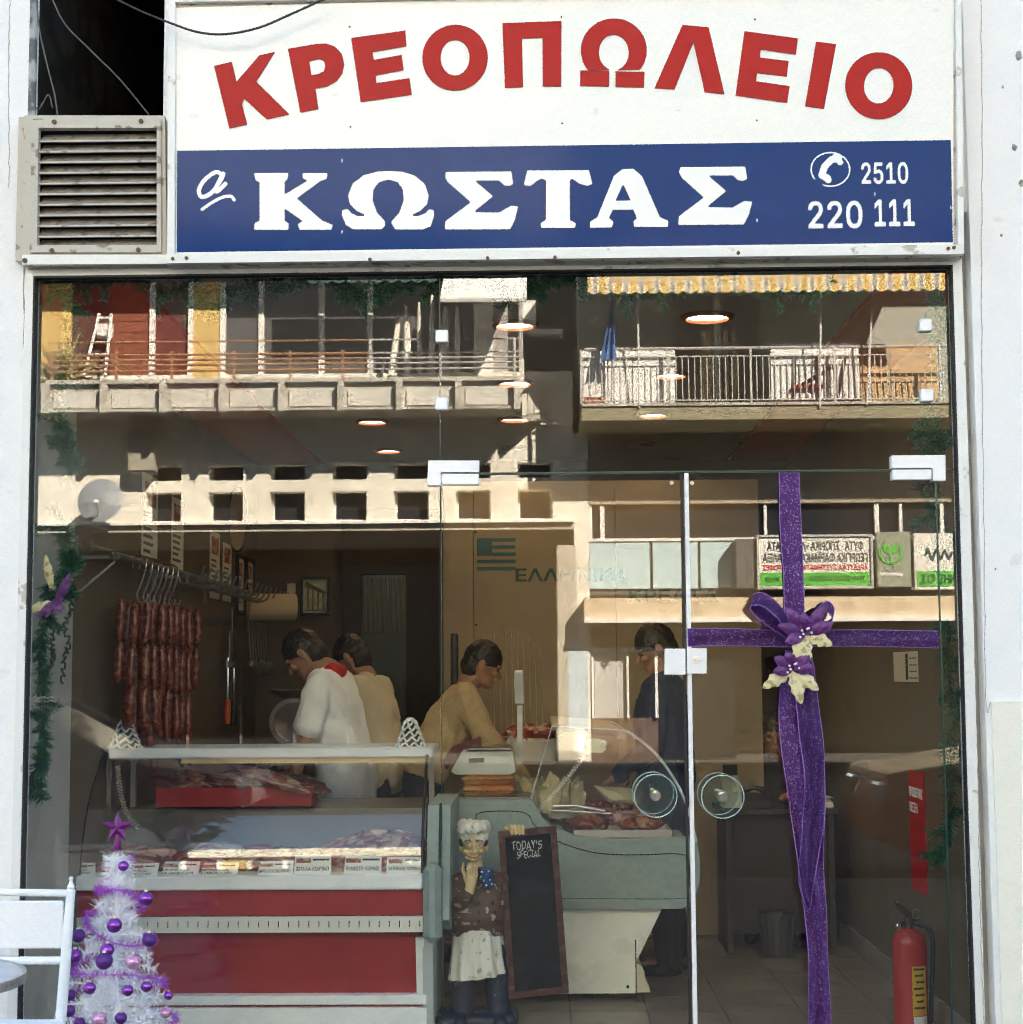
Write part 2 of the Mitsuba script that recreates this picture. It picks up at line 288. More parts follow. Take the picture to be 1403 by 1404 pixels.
part(sign, 'script_emblem', prism(unary_union([LineString(spline([(-1.12,3.282),(-1.143,3.293),(-1.182,3.266),(-1.203,3.229),(-1.192,3.203),(-1.158,3.218),(-1.127,3.261),(-1.117,3.287),(-1.14,3.239),(-1.137,3.223),(-1.109,3.25)], 50)).buffer(.0075), LineString(spline([(-1.191,3.158),(-1.153,3.184),(-1.116,3.202),(-1.088,3.204),(-1.077,3.191)], 24)).buffer(.0055)]), SY, SY + .0012), LETW)
SCREW = [(-1.29, 2.976, 0), (-1.241, 2.978, 0), (-0.591, 2.966, 0), (-0.175, 2.967, 0), (0.062, 2.967, 0), (0.707, 2.976, 0), (1.443, 2.984, 0), (1.463, 2.987, 0)]
for (x, z, _) in SCREW: part(sign, 'screw', disc_y(x, z, .0065, SY - .017, SY - .0121, 12), RUST)
for (x, z) in [(-0.667, 3.823), (0.093, 3.849), (-0.664, 3.454), (0.092, 3.457), (0.785, 3.831), (0.784, 3.459), (-1.255, 3.923), (0.092, 3.122)]:
    part(sign, 'screw', disc_y(x, z, .0035, SY + .0005, SY + .003, 10), RUST)
# white flakes where the blue film has torn
for (x, z) in [(-0.693, 3.33), (-0.692, 3.07), (1.195, 3.187), (1.46, 3.134), (0.777, 3.096)]:
    part(sign, 'film_tear', mv(lump((0, 0, 0), .0045, (.45, .12, 1.4), .7, 5, int(x * 100) % 97, 2), (x, SY + .0012, z)), SIGNW)

# ---------------------------------------------------------------- ventilation grille
gr = thing('ventilation_grille', 'dirty white louvred ventilation grille under the dark recess left of the sign', 'vent')
GY = -.10
fr = Polygon([(-1.844,3.52),(-1.335,3.513),(-1.321,3),(-1.838,3.006)], [[(-1.788,3.468),(-1.361,3.463),(-1.355,3.035),(-1.784,3.039)]])
part(gr, 'frame', prism(fr, GY, GY + .02), ALUD)
part(gr, 'inner_frame', prism(Polygon([(-1.812,3.498),(-1.348,3.492),(-1.339,3.008),(-1.81,3.013)], [[(-1.788,3.468),(-1.361,3.463),(-1.355,3.035),(-1.784,3.039)]]), GY - .012, GY), ALUD)
part(gr, 'housing', cat(box(-1.87, -1.842, GY + .02, .0, 2.99, 3.52), box(-1.356, -1.345, GY + .021, .0, 2.99, 3.52), box(-1.87, -1.36, GY + .0205, .01, 3.505, 3.52)), ALUD)
part(gr, 'backing', box(-1.84, -1.36, .03, .035, 2.99, 3.5), RECESS_SHADE)  # near-black sheet, shade painted in behind the slats
for i in range(11):
    zc_ = 3.037 - .004 + (i + .5) * (3.465 - 3.037) / 11
    x0, x1 = -1.786, -1.358
    s_ = prism_yz([(GY + .002, zc_ - .021), (GY + .012, zc_ - .021), (GY + .058, zc_ + .018), (GY + .052, zc_ + .022)], x0, x1)
    l_ = box(x0, x1, GY - .002, GY + .004, zc_ - .0225, zc_ - .0165)
    k = part(gr, 'slat', s_, SLAT); part(k, 'lip', l_, ALUD)
for (x, z) in [(-1.73, 3.489), (-1.417, 3.488), (-1.729, 3.018), (-1.42, 3.017)]:
    part(gr, 'screw', disc_y(x, z, .008, GY - .02, GY - .0121, 12), RUST)
part(gr, 'bottom_rail', prism([(-1.838,3.006),(-1.321,3.001),(-1.32,2.968),(-1.838,2.971)], GY - .006, GY + .06), ALU)
part(gr, 'screw', disc_y(-1.827, 2.984, .009, GY - .012, GY - .006, 12), RUST)

# cables
for lab, pts, r in (('thick black cable sagging across the top left corner of the sign', [(-1.525,3.925),(-1.412,3.865),(-1.294,3.815),(-1.197,3.781),(-1.099,3.773),(-0.982,3.795),(-0.866,3.844),(-0.736,3.904)], .0042),
                    ('thin pale cable hanging down the left of the dark recess', [(-1.824,3.99),(-1.811,3.863),(-1.779,3.725),(-1.75,3.615),(-1.737,3.533)], .0032),
                    ('thin cable slanting across the dark recess to the grille', [(-1.773,3.989),(-1.717,3.878),(-1.622,3.778),(-1.513,3.667),(-1.405,3.535)], .003),
                    ('loose end of wire looping behind the top of the grille', [(-1.855,3.831),(-1.854,3.665),(-1.831,3.582),(-1.794,3.637),(-1.777,3.587)], .003)):
    y = -.2 if 'sagging' in lab else (.02 if 'loose' in lab else -.05)
    single('cable', lab, 'cable', tube([(x, y, z) for x, z in spline(pts, 40)], r, 6), M('grey_cable', (.10, .09, .08), .6) if r < .004 else BLACK, True)

# ---------------------------------------------------------------- aluminium shopfront
sf = thing('shop_window', 'glass shop window in a white aluminium frame, decorated for Christmas', 'shop window')
part(sf, 'head_rail', prism([(-1.843,2.975),(1.498,2.98),(1.507,2.949),(-1.821,2.943)], -.05, .03), ALU)
part(sf, 'flashing', prism([(-1.83,2.975),(1.506,2.975),(1.506,2.966),(-1.83,2.966)], -.1, .0), SLAT)
part(sf, 'jamb', prism([(-1.842,2.962),(-1.814,2.94),(-1.815,1.121),(-1.816,0.299),(-1.851,0.299),(-1.847,0.571)], -.05, .03), ALU)
part(sf, 'jamb', prism([(1.481,2.948),(1.513,2.975),(1.515,2.069),(1.508,0.29),(1.478,0.29),(1.475,1.169)], -.05, .03), ALU)
for q in ([(-1.814,2.943),(-1.808,2.943),(-1.809,0.299),(-1.817,0.299)], [(1.475,2.946),(1.483,2.948),(1.479,0.29),(1.47,0.29)], [(-1.813,2.944),(1.481,2.95),(1.481,2.943),(-1.813,2.936)]):
    part(sf, 'seal', prism(q, -.046, -.002), SEAL)
part(sf, 'sill_rail', box(-1.86, -.36, -.05, .03, -.011, .05), ALU)
x0, x1, xs, zd, ztop = -1.84, 1.50, -0.353, 2.22, 2.96
def pane(t, pts, y=0.0, th=.008, label=None):
    """one glass pane as a sheet; its cut edges are thin dark green strips"""
    v = np.array([(x, y, z) for x, z in pts]); return part(t, 'pane', trimesh.Trimesh(v, [[0, 1, 2], [0, 2, 3]], process=False), GLASS, label=label)
pane(sf, [(x0, .05), (xs - .0015, .05), (xs - .0015, ztop), (x0, ztop)], label='tall fixed pane left of the door')
pane(sf, [(xs + .0015, zd + .003), (x1, zd + .003), (x1, ztop), (xs + .0015, ztop)], label='wide fanlight pane over the doors')
xd0, xd1 = xs + .003, 1.407
xsplit = 0.512
pane(sf, [(xd1 + .003, -.01), (x1, -.01), (x1, zd - .003), (xd1 + .003, zd - .003)], label='narrow fixed pane at the right of the doors')
part(sf, 'pane_edge', cat(box(xs - .0012, xs + .0012, -.006, .006, zd, ztop), box(xs, x1, -.006, .006, zd - .0022, zd + .0022), box(xd1 + .0012, xd1 + .0035, -.006, .006, 0, zd - .003)), GEDGE)
def plate(x, z, w, h, y0=-.022, y1=.022): return box(x - w / 2, x + w / 2, y0, y1, z - h / 2, z + h / 2, .003)
for (x, z) in [(-0.346, 2.715), (-0.347, 2.47), (1.386, 2.739), (1.384, 2.485)]:
    part(sf, 'glass_clamp', plate(x, z, .045, .045), STEEL)
for q in ([(-0.394,2.265),(-0.213,2.263),(-0.214,2.222),(-0.35,2.223),(-0.35,2.176),(-0.398,2.176)], [(1.251,2.269),(1.44,2.269),(1.438,2.178),(1.393,2.177),(1.394,2.224),(1.25,2.224)]):
    part(sf, 'patch_fitting', prism(q, -.023, .023), STEEL)
M('glass_rim', (.45, .6, .55), .2)
scene['m_pull_glass'] = {'type': 'thindielectric', 'int_ior': 1.6, 'specular_transmittance': {'type': 'rgb', 'value': [.80, .90, .87]}}
# two glass door leaves
for nm, (xa, xb), lab in (('glass_door', (xd0, xsplit - .004), 'left glass door leaf with a round glass pull, in front of the grey-green counter'), ('glass_door', (xsplit + .007, xd1), 'right glass door leaf tied up with the purple gift ribbon')):
    t = thing(nm, lab, 'door'); left = 'left' in lab
    pane(t, [(xa, .0), (xb, .0), (xb, zd - .004), (xa, zd - .004)])
    part(t, 'edge', cat(box(xa - .001, xa + .001, -.006, .006, 0, zd - .004), box(xb - .001, xb + .001, -.006, .006, 0, zd - .004), box(xa, xb, -.006, .006, zd - .0062, zd - .0042)), GEDGE)
    if left:
        part(t, 'edge_strip', box(xb - .006, xb + .003, -.008, .008, 0, zd - .006), SEAL)
        part(t, 'patch_fitting', prism([(-0.346,2.217),(-0.215,2.215),(-0.215,2.178),(-0.346,2.179)], -.023, .023), STEEL)
    else:
        part(t, 'edge_strip', box(xa - .003, xa + .012, -.012, .012, 0, zd - .006), M('white_edge_strip', (.78, .78, .78), .5))
        part(t, 'patch_fitting', prism([(1.252,2.218),(1.389,2.218),(1.388,2.183),(1.251,2.183)], -.023, .023), STEEL)
    lk = part(t, 'lock_plate', prism([(0.438,1.591),(0.509,1.591),(0.508,1.5),(0.436,1.501)] if left else [(0.515,1.592),(0.584,1.592),(0.582,1.504),(0.513,1.504)], -.024, .024), STEEL)
    if not left:
        x, z = 0.546, 1.551
        part(lk, 'keyhole', cat(disc_y(x, z, .011, -.03, -.0245, 16), box(x - .002, x + .014, -.034, -.03, z - .004, z + .006)), CHROME, 30)
    x, z = (0.394, 1.084) if left else (0.625, 1.08)
    for s in (-1, 1):
        sm_ = trimesh.creation.triangulate_polygon(Point(x, z).buffer(.072, 16), engine='earcut')
        hd = part(t, 'pull_disc', trimesh.Trimesh(np.stack([sm_[0][:, 0], np.full(len(sm_[0]), s * .075), sm_[0][:, 1]], 1), sm_[1], process=False), 'm_pull_glass')
        part(hd, 'rim', prism(Point(x, z).buffer(.0745, 16).difference(Point(x, z).buffer(.0722, 16)), s * .075 - .005, s * .075 + .005), 'm_glass_rim')
    part(t, 'pull_bolt', cat(disc_y(x, z, .0135, -.095, .095, 20), disc_y(x, z, .019, -.07, -.02, 20)), CHROME, 30)
    x, z = (0.471, 2.179) if left else (0.543, 2.178)
    part(t, 'floor_bolt', disc_y(x, z, .007, -.012, .012, 14), CHROME, 30)

# ---------------------------------------------------------------- shop interior shell
TILE = M('floor_tile', spots((.21, .19, .165), (.155, .14, .12), 5.0, .5, .65, .5), .35)
XL, XR, YB, ZC = -1.95, 1.70, 5.6, 2.98
fl = struct('floor', box(XL - .1, XR + .1, .035, YB + .1, -.059, -.005), M('tile_grout', (.12, .11, .10), .9), 'tiled floor of the butcher shop')
ts = .345
for i in range(-6, 6):
    for j in range(0, 11):
        a = .12 + i * ts; b = .05 + j * ts
        if a + ts < XL or a > XR: continue
        part(fl, 'tile', box(max(a + .003, XL), min(a + ts - .003, XR), b + .003, b + ts - .003, -.008, rng.uniform(-.0006, .0006)), TILE)
INW = M('shop_wall', spots((.115, .09, .06), (.095, .073, .048), 3.0, .55, .7, .5), .55)
struct('wall_left', box(XL - .05, XL, .035, YB, 0, ZC), INW, 'tan side wall of the shop on the left')
wr = struct('wall_right', box(XR, XR + .05, .035, YB, 0, ZC), INW, 'tan side wall of the shop on the right')
for j in range(11): part(wr, 'skirting_tile', box(XR - .012, XR - .0001, .05 + j * ts + .003, .05 + (j + 1) * ts - .003, .002, .11), TILE)
struct('wall_back', box(XL - .05, XR + .05, YB, YB + .05, 0, ZC), INW, 'tan back wall of the shop')
# window returns inside the shopfront
struct('window_reveal', cat(box(XL + .0005, XL + .012, .036, 1.0, 0, ZC - .03), box(XR - .012, XR - .0005, .037, .55, .12, ZC - .03), box(1.505, XR + .02, .031, .036, 0, ZC)), M('reveal_paint', spots((.38, .37, .34), (.30, .29, .26), 4.0, .5, .65, .6), .7), 'pale plaster return inside the shop front')
CEIL = M('ceiling_paint', (.27, .25, .225), .7)
ce = struct('ceiling', box(XL - .05, XR + .05, .035, YB + .05, ZC, ZC + .1), CEIL, 'ceiling of the shop with red bands along both sides')
REDB = M('red_band_paint', (.45, .02, .018), .5)
part(ce, 'red_band', box(XL, -1.50, .04, YB, ZC - .02, ZC - .0001), REDB); part(ce, 'red_band', box(1.30, XR, .04, YB, ZC - .02, ZC - .0001), REDB)

words = 'first second third fourth fifth sixth seventh eighth ninth tenth eleventh twelfth thirteenth fourteenth fifteenth sixteenth seventeenth eighteenth nineteenth twentieth twenty-first twenty-second twenty-third twenty-fourth'.split()
# ---------------------------------------------------------------- recessed ceiling lamps
BEZ = M('lamp_bezel', (.22, .07, .045), .35, metallic=.5)
LENS = 'm_lamp_lens'
scene['m_lamp_lens'] = {'type': 'twosided', 'bsdf': {'type': 'diffuse', 'reflectance': {'type': 'rgb', 'value': [.5, .45, .35]}}}
OFF = M('lamp_unlit', (.05, .045, .04), .25)
def lamp(x, y, r, lit, label, group=None):
    t = thing('ceiling_lamp', label, 'ceiling lamp', group)
    part(t, 'bezel', lathe([(r * .76, -.004), (r * .80, -.016), (r * .95, -.012), (r, 0), (r * .76, 0), (r * .76, -.004)], x, y, ZC - .0005, 28), BEZ, 30)
    d = mv(trimesh.creation.cylinder(r * .76, .002, sections=28), (x, y, ZC - .003))
    k = part(t, 'lens', d, LENS if lit else OFF)
    if lit: scene[k]['emitter'] = {'type': 'area', 'radiance': {'type': 'rgb', 'value': [LAMP * 1.0, LAMP * .70, LAMP * .38]}}
    if not lit: part(t, 'bulb', ball((x, y, ZC - .006), r * .12, 1), CHROME, True)
LAMPS = []
for r, lit, lab in [(.112, 1, 'lit recessed lamp nearest the window, over the doors'), (.10, 1, 'lit recessed lamp nearest the window, left of the one over the doors'),
        (.10, 1, 'lit recessed lamp in the second row, in the middle of the ceiling'), (.09, 1, 'lit recessed lamp in the second row, towards the right'),
        (.10, 1, 'lit recessed lamp at the left of the third row'), (.10, 1, 'lit recessed lamp in the middle of the third row'), (.095, 1, 'lit recessed lamp at the right of the third row'),
        (.095, 1, 'lit recessed lamp farthest back on the left'), (.09, 0, 'unlit recessed lamp in the middle of the last row'), (.105, 0, 'unlit recessed lamp right of the middle in the last row'), (.09, 0, 'unlit recessed lamp at the right of the last row by the red band')]:
    LAMPS.append((r, lit, lab))
LPOS = [[0.702, 0.9199999999999999], [-0.098, 1.04], [-0.119, 2.460000000000001], [0.655, 2.2799999999999994], [-0.968, 3.7200000000000006], [-0.138, 3.6799999999999997], [0.653, 3.5600000000000005], [-0.986, 5.0], [-0.152, 4.92], [0.64, 4.779999999999999], [1.349, 4.699999999999999]]
for (r, lit, lab), (x, y) in zip(LAMPS, LPOS): lamp(x, y, r, lit, lab)

# ---------------------------------------------------------------- back of the shop
BEIGE = M('cold_room_panel', spots((.36, .28, .17), (.30, .23, .14), 2.5, .55, .7, .5), .45)
cr = thing('cold_room', 'beige cold room of metal panels with green lettering, behind the counters', 'cold room')
yb = 4.0
part(cr, 'panel', box(-0.572, -0.394, yb, yb + .05, 0, 2.6), BEIGE)
part(cr, 'panel', box(-0.39, 0.445, yb, yb + .05, 0, 2.6), BEIGE)
part(cr, 'panel', box(0.449, 1.296, yb, yb + .05, 0, 2.6), BEIGE)
part(cr, 'side_panel', box(1.279, 1.296, yb + .0501, 5.55, 0, 2.6), BEIGE)
part(cr, 'corner_post', box(-0.594, -0.575, yb - .02, 5.5, 0, 2.6), M('dark_bronze', (.05, .04, .035), .45))
part(cr, 'roof_panel', box(-0.572, 1.296, yb, 5.55, 2.6, 2.65), BEIGE)
GRN = M('green_print', (.03, .10, .06), .5)
part(cr, 'lettering', text('ΕΛΛΗΝΙΚΑ', *(-0.144, 0.524, 2.053, 2.131), yb - .0005, .002), GRN)
part(cr, 'lettering', text('ΚΡΕΑΤΑ', *(0.522, 1.05, 1.924, 2.002), yb - .0005, .002), GRN)
fx0, fx1, fz0, fz1 = (-0.372, -0.143, 2.121, 2.312)
fs = (fz1 - fz0) / 9
part(cr, 'flag_emblem', cat([box(fx0 + ((fx1 - fx0) * .4 if i < 5 else 0), fx1, yb - .002, yb - .0003, fz1 - (i + 1) * fs, fz1 - i * fs) for i in range(0, 9, 2)] + [box(fx0, fx0 + (fx1 - fx0) * .4 - .001, yb - .002, yb - .0003, fz1 - 5 * fs + .002, fz1)]), M('teal_print', (.05, .14, .15), .5))
for z in (.6, 1.2, 1.8, 2.35): part(cr, 'rivet', disc_y(-0.379, z, .007, yb - .004, yb - .0003, 8), DARK)
part(cr, 'door_handle', cat(box(-0.504 - .02, -0.504 + .02, yb - .05, yb - .001, 1.05, 1.75, .008), box(-0.555, -0.461, yb - .02, yb - .0011, 1.0, 1.06)), M('handle_black', (.03, .03, .03), .4))
part(cr, 'strip_curtain', cat([tube([(-0.272 + i * .034, yb - .012, 1.75 + .02 * i - .004 * i * i), (-0.272 + i * .036, yb - .012, 1.0)], .003, 5) for i in range(9)]), M('clear_strip', (.62, .56, .46), .2))

# dark doorway with a glazed back door, left of the cold room
bd = thing('back_door', 'dark glazed back door with a curtain, behind the two butchers', 'door')
DW = M('dark_wood', (.035, .024, .018), .5)
part(bd, 'frame', prism(Polygon([(-1.354,2.639),(-0.681,2.634),(-0.687,-0.027),(-1.345,-0.025)], [[(-1.217,2.196),(-0.912,2.194),(-0.912,0.75),(-1.214,0.752)]]), 5.52, 5.597), DW)
part(bd, 'glass', box(-1.218, -0.913, 5.565, 5.57, .75, 2.2), M('dusty_pane', (.10, .13, .13), .15))
part(bd, 'curtain', cat([tube([(-1.198 + i * .034, 5.55, 2.166), (-1.198 + i * .034 + .008, 5.55, 1.803)], .012, 6) for i in range(9)]), M('curtain_cloth', (.20, .22, .20), .9))
part(bd, 'cross_bar', box(-1.223, -0.9, 5.535, 5.565, 1.02, 1.07), DW)

FRB = M('frame_black', (.025, .022, .02), .35)
def picture(lab, pts, y, col, pic, cat_='picture', frame=.018):
    q = Polygon(pts); t = thing('framed_picture' if cat_ == 'picture' else 'poster', lab, cat_)
    if frame: part(t, 'frame', prism(q.difference(q.buffer(-frame, join_style=2)), y - .025, y - .001), FRB)
    part(t, 'sheet', prism(q.buffer(-frame * .9, join_style=2), y - .008, y - .002), col)
    if pic: part(t, 'print', prism(pic, y - .0095, y - .0082), M('print_ink', spots((.12, .12, .09), (.3, .22, .1), 14.0, .45, .55, .9), .6))
    return t
SHEET = M('paper_sheet', (.66, .64, .56), .7)
GP = M('green_paper', spots((.50, .56, .44), (.30, .38, .30), 9.0, .5, .6, .8), .3)
picture('black framed picture of pale columns hanging on the back wall', [(-1.64,2.185),(-1.439,2.183),(-1.443,1.918),(-1.643,1.92)], 5.59, GP,
        unary_union([sbox(*q) for q in [(-1.598, 1.959, -1.584, 2.109), (-1.563, 1.959, -1.549, 2.099), (-1.528, 1.959, -1.514, 2.089), (-1.493, 1.959, -1.478, 2.073), (-1.608, 1.949, -1.468, 1.958)]] + [Polygon([(-1.619,2.114),(-1.604,2.154),(-1.463,2.078),(-1.468,2.063)])]))
picture('small pale notice on the back wall left of the framed picture', [(-1.735,2.14),(-1.679,2.14),(-1.678,1.97),(-1.733,1.97)], 5.59, SHEET, None, 'notice', 0)

def wall_sheet(lab, y, z, w, h, col, frame=False, catg='poster'):
    t = thing('poster' if catg == 'poster' else 'framed_picture', lab, catg)
    part(t, 'sheet', box(XL + .0005, XL + .003, y - w / 2, y + w / 2, z - h / 2, z + h / 2), col)
    g = np.random.default_rng(int(y * 100)); k = []
    for i in range(6): k.append(box(XL + .0035, XL + .0045, y - w * .4, y + w * g.uniform(0, .4), z + h * (.05 - .08 * i), z + h * (.085 - .08 * i)))
    part(t, 'print', cat(k), M('grey_ink', (.14, .12, .11), .7))
    part(t, 'photo_print', box(XL + .0035, XL + .0045, y - w * .35, y + w * .35, z + h * .16, z + h * .42), M('red_photo', spots((.30, .07, .05), (.5, .4, .3), 30.0, .5, .6, .8), .5))
    if frame: part(t, 'frame', cat(box(XL, XL + .02, y - w / 2 - .02, y + w / 2 + .02, z + h / 2, z + h / 2 + .02), box(XL, XL + .02, y - w / 2 - .02, y + w / 2 + .02, z - h / 2 - .02, z - h / 2), box(XL, XL + .02, y - w / 2 - .02, y - w / 2, z - h / 2, z + h / 2), box(XL, XL + .02, y + w / 2, y + w / 2 + .02, z - h / 2, z + h / 2)), FRB)
for lab, y, z, w, h, fr_ in [('meat cuts poster on the left wall nearest the window', 2.4, 2.28, .34, .46, 0), ('second meat cuts poster on the left wall, partly behind the hooks', 3.05, 2.26, .3, .4, 0), ('poster on the left wall above the far hooks', 4.1, 2.17, .3, .4, 0), ('last unframed poster on the left wall', 4.5, 2.15, .28, .36, 0),
                            ('black framed certificate on the left wall near the corner', 4.95, 2.1, .26, .34, 1), ('second black framed certificate right in the wall corner', 5.3, 2.1, .26, .34, 1)]:
    wall_sheet(lab, y, z, w, h, SHEET, fr_, 'picture' if fr_ else 'poster')

# oval board hung on the left wall
ob = thing('serving_board', 'oval wooden board hanging above the posters near the left wall', 'board')
e_ = ell((-1.902, 2.493), .062, .205)
part(ob, 'board', prism(e_, 4.6, 4.62), M('tan_wood', (.42, .30, .17), .6))
part(ob, 'rim', tube([(x, 4.6, z) for x, z in list(e_.exterior.coords)[:-1]], .008, 6, True), FRB)

# ---------------------------------------------------------------- meat rail and sausages along the left wall
RAIL = M('dull_steel', (.30, .29, .28), .35, metallic=.7)
mr = thing('hook_rail', 'steel meat rail with hooks running along the left wall', 'rail')
xr_ = XL + .16
part(mr, 'bar', tube([(xr_, 1.05, 2.02), (xr_, 5.3, 2.02)], .014, 8), RAIL, True)
part(mr, 'bar', tube([(xr_ - .09, 1.05, 2.05), (xr_ - .09, 5.3, 2.05)], .012, 8), RAIL, True)
for y in (1.1, 2.5, 3.8, 5.1): part(mr, 'bracket', cat(box(XL, xr_ + .02, y - .012, y + .012, 2.0, 2.015), box(XL, XL + .012, y - .03, y + .03, 1.93, 2.1)), RAIL)
part(mr, 'brace', tube([(xr_, 1.06, 2.02), (xr_ + .02, 1.0, 1.98), (XL + .02, .98, 1.84)], .006, 6), RAIL)
for i in range(17):
    y = 2.35 + i * .175
    part(mr, 'spike', tube(spline([(xr_, y, 2.0), (xr_ + .02, y, 1.965), (xr_ + .10, y - .03, 1.975), (xr_ + .14, y - .05, 2.05)], 10), .006, 6), RAIL, True)
SAUS = M('sausage_skin', spots((.14, .024, .012), (.25, .085, .045), 48.0, .50, .58, .8), .28, specular=.6)
SMID = M('string_white', (.6, .55, .45), .8)
def link(p0, p1, r, seed):
    g = np.random.default_rng(seed); p0, p1 = np.array(p0, float), np.array(p1, float); n = 9; P_ = []
    off = np.array([g.normal(0, .006), g.normal(0, .008), 0])
    for i in range(n):
        t = i / (n - 1); P_.append(p0 + (p1 - p0) * t + off * math.sin(math.pi * t))
    rr = [r * (.25 + .75 * min(1, math.sin(math.pi * min(max(t, .02), .98)) * 2.2)) for t in np.linspace(0, 1, n)]
    return tube(P_, rr, 8)
hk = []
for i, y in enumerate([1.5, 1.62, 1.74, 1.84, 1.94, 2.05, 2.16]):
    c = spline([(xr_ - .03, y, 1.99), (xr_ - .02, y, 2.03), (xr_ + .015, y, 2.045), (xr_ + .05, y, 2.01), (xr_ + .03, y - .01, 1.93), (xr_ + .0, y - .01, 1.87), (xr_ + .02, y - .01, 1.835), (xr_ + .055, y - .01, 1.84), (xr_ + .065, y - .01, 1.87)], 30)
    c[:, 1] += (c[:, 0] - xr_) * -1.0
    single('meat_hook', 'bright S-shaped steel hook over the rail, %s from the window' % words[i], 'hook', tube(c, .0042, 6), CHROME, True, 'meat hooks on the rail')
k = 0
for i in range(24):
    y = 1.45 + i * .042; dx = -.09 + (i % 3) * .045 + .002 * i
    z0 = 1.85 - .01 * (i % 2)
    t = thing('sausage_string', 'dark red string of linked sausages on the rail, %s from the window' % words[i], 'sausages', 'strings of sausages hanging on the left')
    nl = 3 if i not in (0, 22, 23) else 2
    zz = z0
    for j in range(nl):
        ln = rng.uniform(.18, .205) if i < 6 else rng.uniform(.19, .225); w = rng.uniform(-.012, .012)
        k += 1; part(t, 'link', link((xr_ + .03 + dx, y, zz), (xr_ + .03 + dx + w, y + rng.uniform(-.01, .01), zz - ln), .0205, k), SAUS, True); zz -= ln + .002
    if i % 4 == 1 and i > 5:
        part(t, 'link', link((xr_ + .05 + dx, y + .02, zz + .03), (xr_ + .07 + dx, y + .05, zz - .12), .018, k + 500), SAUS, True)

# utensils further down the left wall
pr = thing('paper_roll', 'roll of tan wrapping paper under the far end of the rail', 'paper roll')
part(pr, 'roll', tube([(XL + .12, 4.6, 1.94), (XL + .40, 4.7, 1.94)], .085, 20), M('kraft_paper', (.62, .50, .33), .7), 40)
part(pr, 'core', tube([(XL + .40, 4.7, 1.94), (XL + .404, 4.7, 1.94)], .03, 12), DW)
ut = thing('utensil_rack', 'bunch of steel ladles and whisks hanging on the left wall', 'utensils')
for i in range(7):
    y = 4.7 + i * .11; part(ut, 'utensil', cat(tube([(XL + .1, y, 1.86), (XL + .12, y, 1.62 - .02 * (i % 3))], .006, 6), ball((XL + .13, y, 1.58 - .02 * (i % 3)), .045, 1, (.6, 1, .8))), RAIL, 30)
kr = thing('knife_rack', 'steel sharpening tools with an orange handle hanging on the left wall', 'knives')
for y, c, dz in ((4.3, 'orange_handle', 0), (4.5, 'handle_black', -.02)):
    part(kr, 'blade', tube([(XL + .05, y, 1.62 + dz), (XL + .05, y, 1.36 + dz)], .009, 8), CHROME)
    part(kr, 'handle', tube([(XL + .05, y, 1.37 + dz), (XL + .05, y, 1.345 + dz), (XL + .05, y, 1.22 + dz)], [.014, .022, .02], 10), M(c, (.55, .12, .03) if c[0] == 'o' else (.03, .03, .03), .4), 40)
part(kr, 'cleaver', cat(tube([(XL + .06, 4.37, 1.93), (XL + .06, 4.37, 1.78)], .006, 6), box(XL + .055, XL + .062, 4.3, 4.38, 1.6, 1.78), box(XL + .05, XL + .07, 4.23, 4.47, 1.56, 1.6)), CHROME)

# work bench and slicer on it, against the left wall
BEN = M('bench_steel', (.20, .19, .18), .4, metallic=.5)
wb = thing('work_bench', 'steel work bench along the left wall behind the counter', 'bench')
part(wb, 'top', box(XL, XL + .62, 2.9, 5.5, .86, .9, .006), BEN); part(wb, 'cabinet', box(XL, XL + .58, 2.95, 5.5, 0, .86), DW)
sl = thing('meat_slicer', 'meat slicer with a round steel blade on the back bench', 'slicer')
x, z = -1.506, 1.227
part(sl, 'base', box(x - .16, x + .22, 4.35, 4.75, .9, 1.0, .02), BEN); part(sl, 'blade', disc_y(x, z, .13, 4.34, 4.352, 36), CHROME, 30); part(sl, 'guard', prism(Point(x, z).buffer(.145, 12).difference(Point(x, z).buffer(.115, 12)), 4.33, 4.37), RAIL); part(sl, 'motor', box(x - .02, x + .2, 4.4, 4.6, 1.0, 1.33, .03), BEN); part(sl, 'dish', lathe([(0, .0), (.1, .0), (.17, .05), (.165, .055), (.1, .01), (0, .01)], x, 4.5, 1.37, 20), RAIL, 30)

# ---------------------------------------------------------------- counter 1: long refrigerated display
ENAM = M('counter_white', spots((.80, .82, .82), (.6, .61, .60), 6.0, .6, .75, .4), .3)
CRED = M('counter_red', spots((.30, .022, .024), (.26, .02, .022), 7.0, .5, .65, .5), .28)
SAGE = M('sage_plastic', spots((.27, .34, .325), (.23, .29, .28), 40.0, .45, .6, .5), .5)
c1 = thing('display_counter', 'long red and white refrigerated meat counter with a curved glass front, on the left', 'display counter')
yc = 1.2
x0, x1 = -1.963, -0.5
za, zb_ = 0.673, 0.615
z2, z3, z4, z5 = 0.504, 0.439, 0.168, 0.129
part(c1, 'ledge', box(x0, x1, yc - .03, yc + .16, zb_, za, .006), ENAM)
part(c1, 'upper_panel', box(x0, x1, yc, yc + .05, z2 + .003, zb_ - .003), CRED, label='bright red upper front panel')
rail = sbox(x0, z3, x1, z2)
pitch = (x1 - x0) / 34.7
slots = [sbox(x1 - .015 - i * pitch, z3 + .02, x1 - .0105 - i * pitch, z2 - .018) for i in range(34)]
part(c1, 'slotted_rail', prism(rail.difference(unary_union(slots)), yc - .015, yc + .0), M('slotted_cream', (.66, .65, .60), .35))
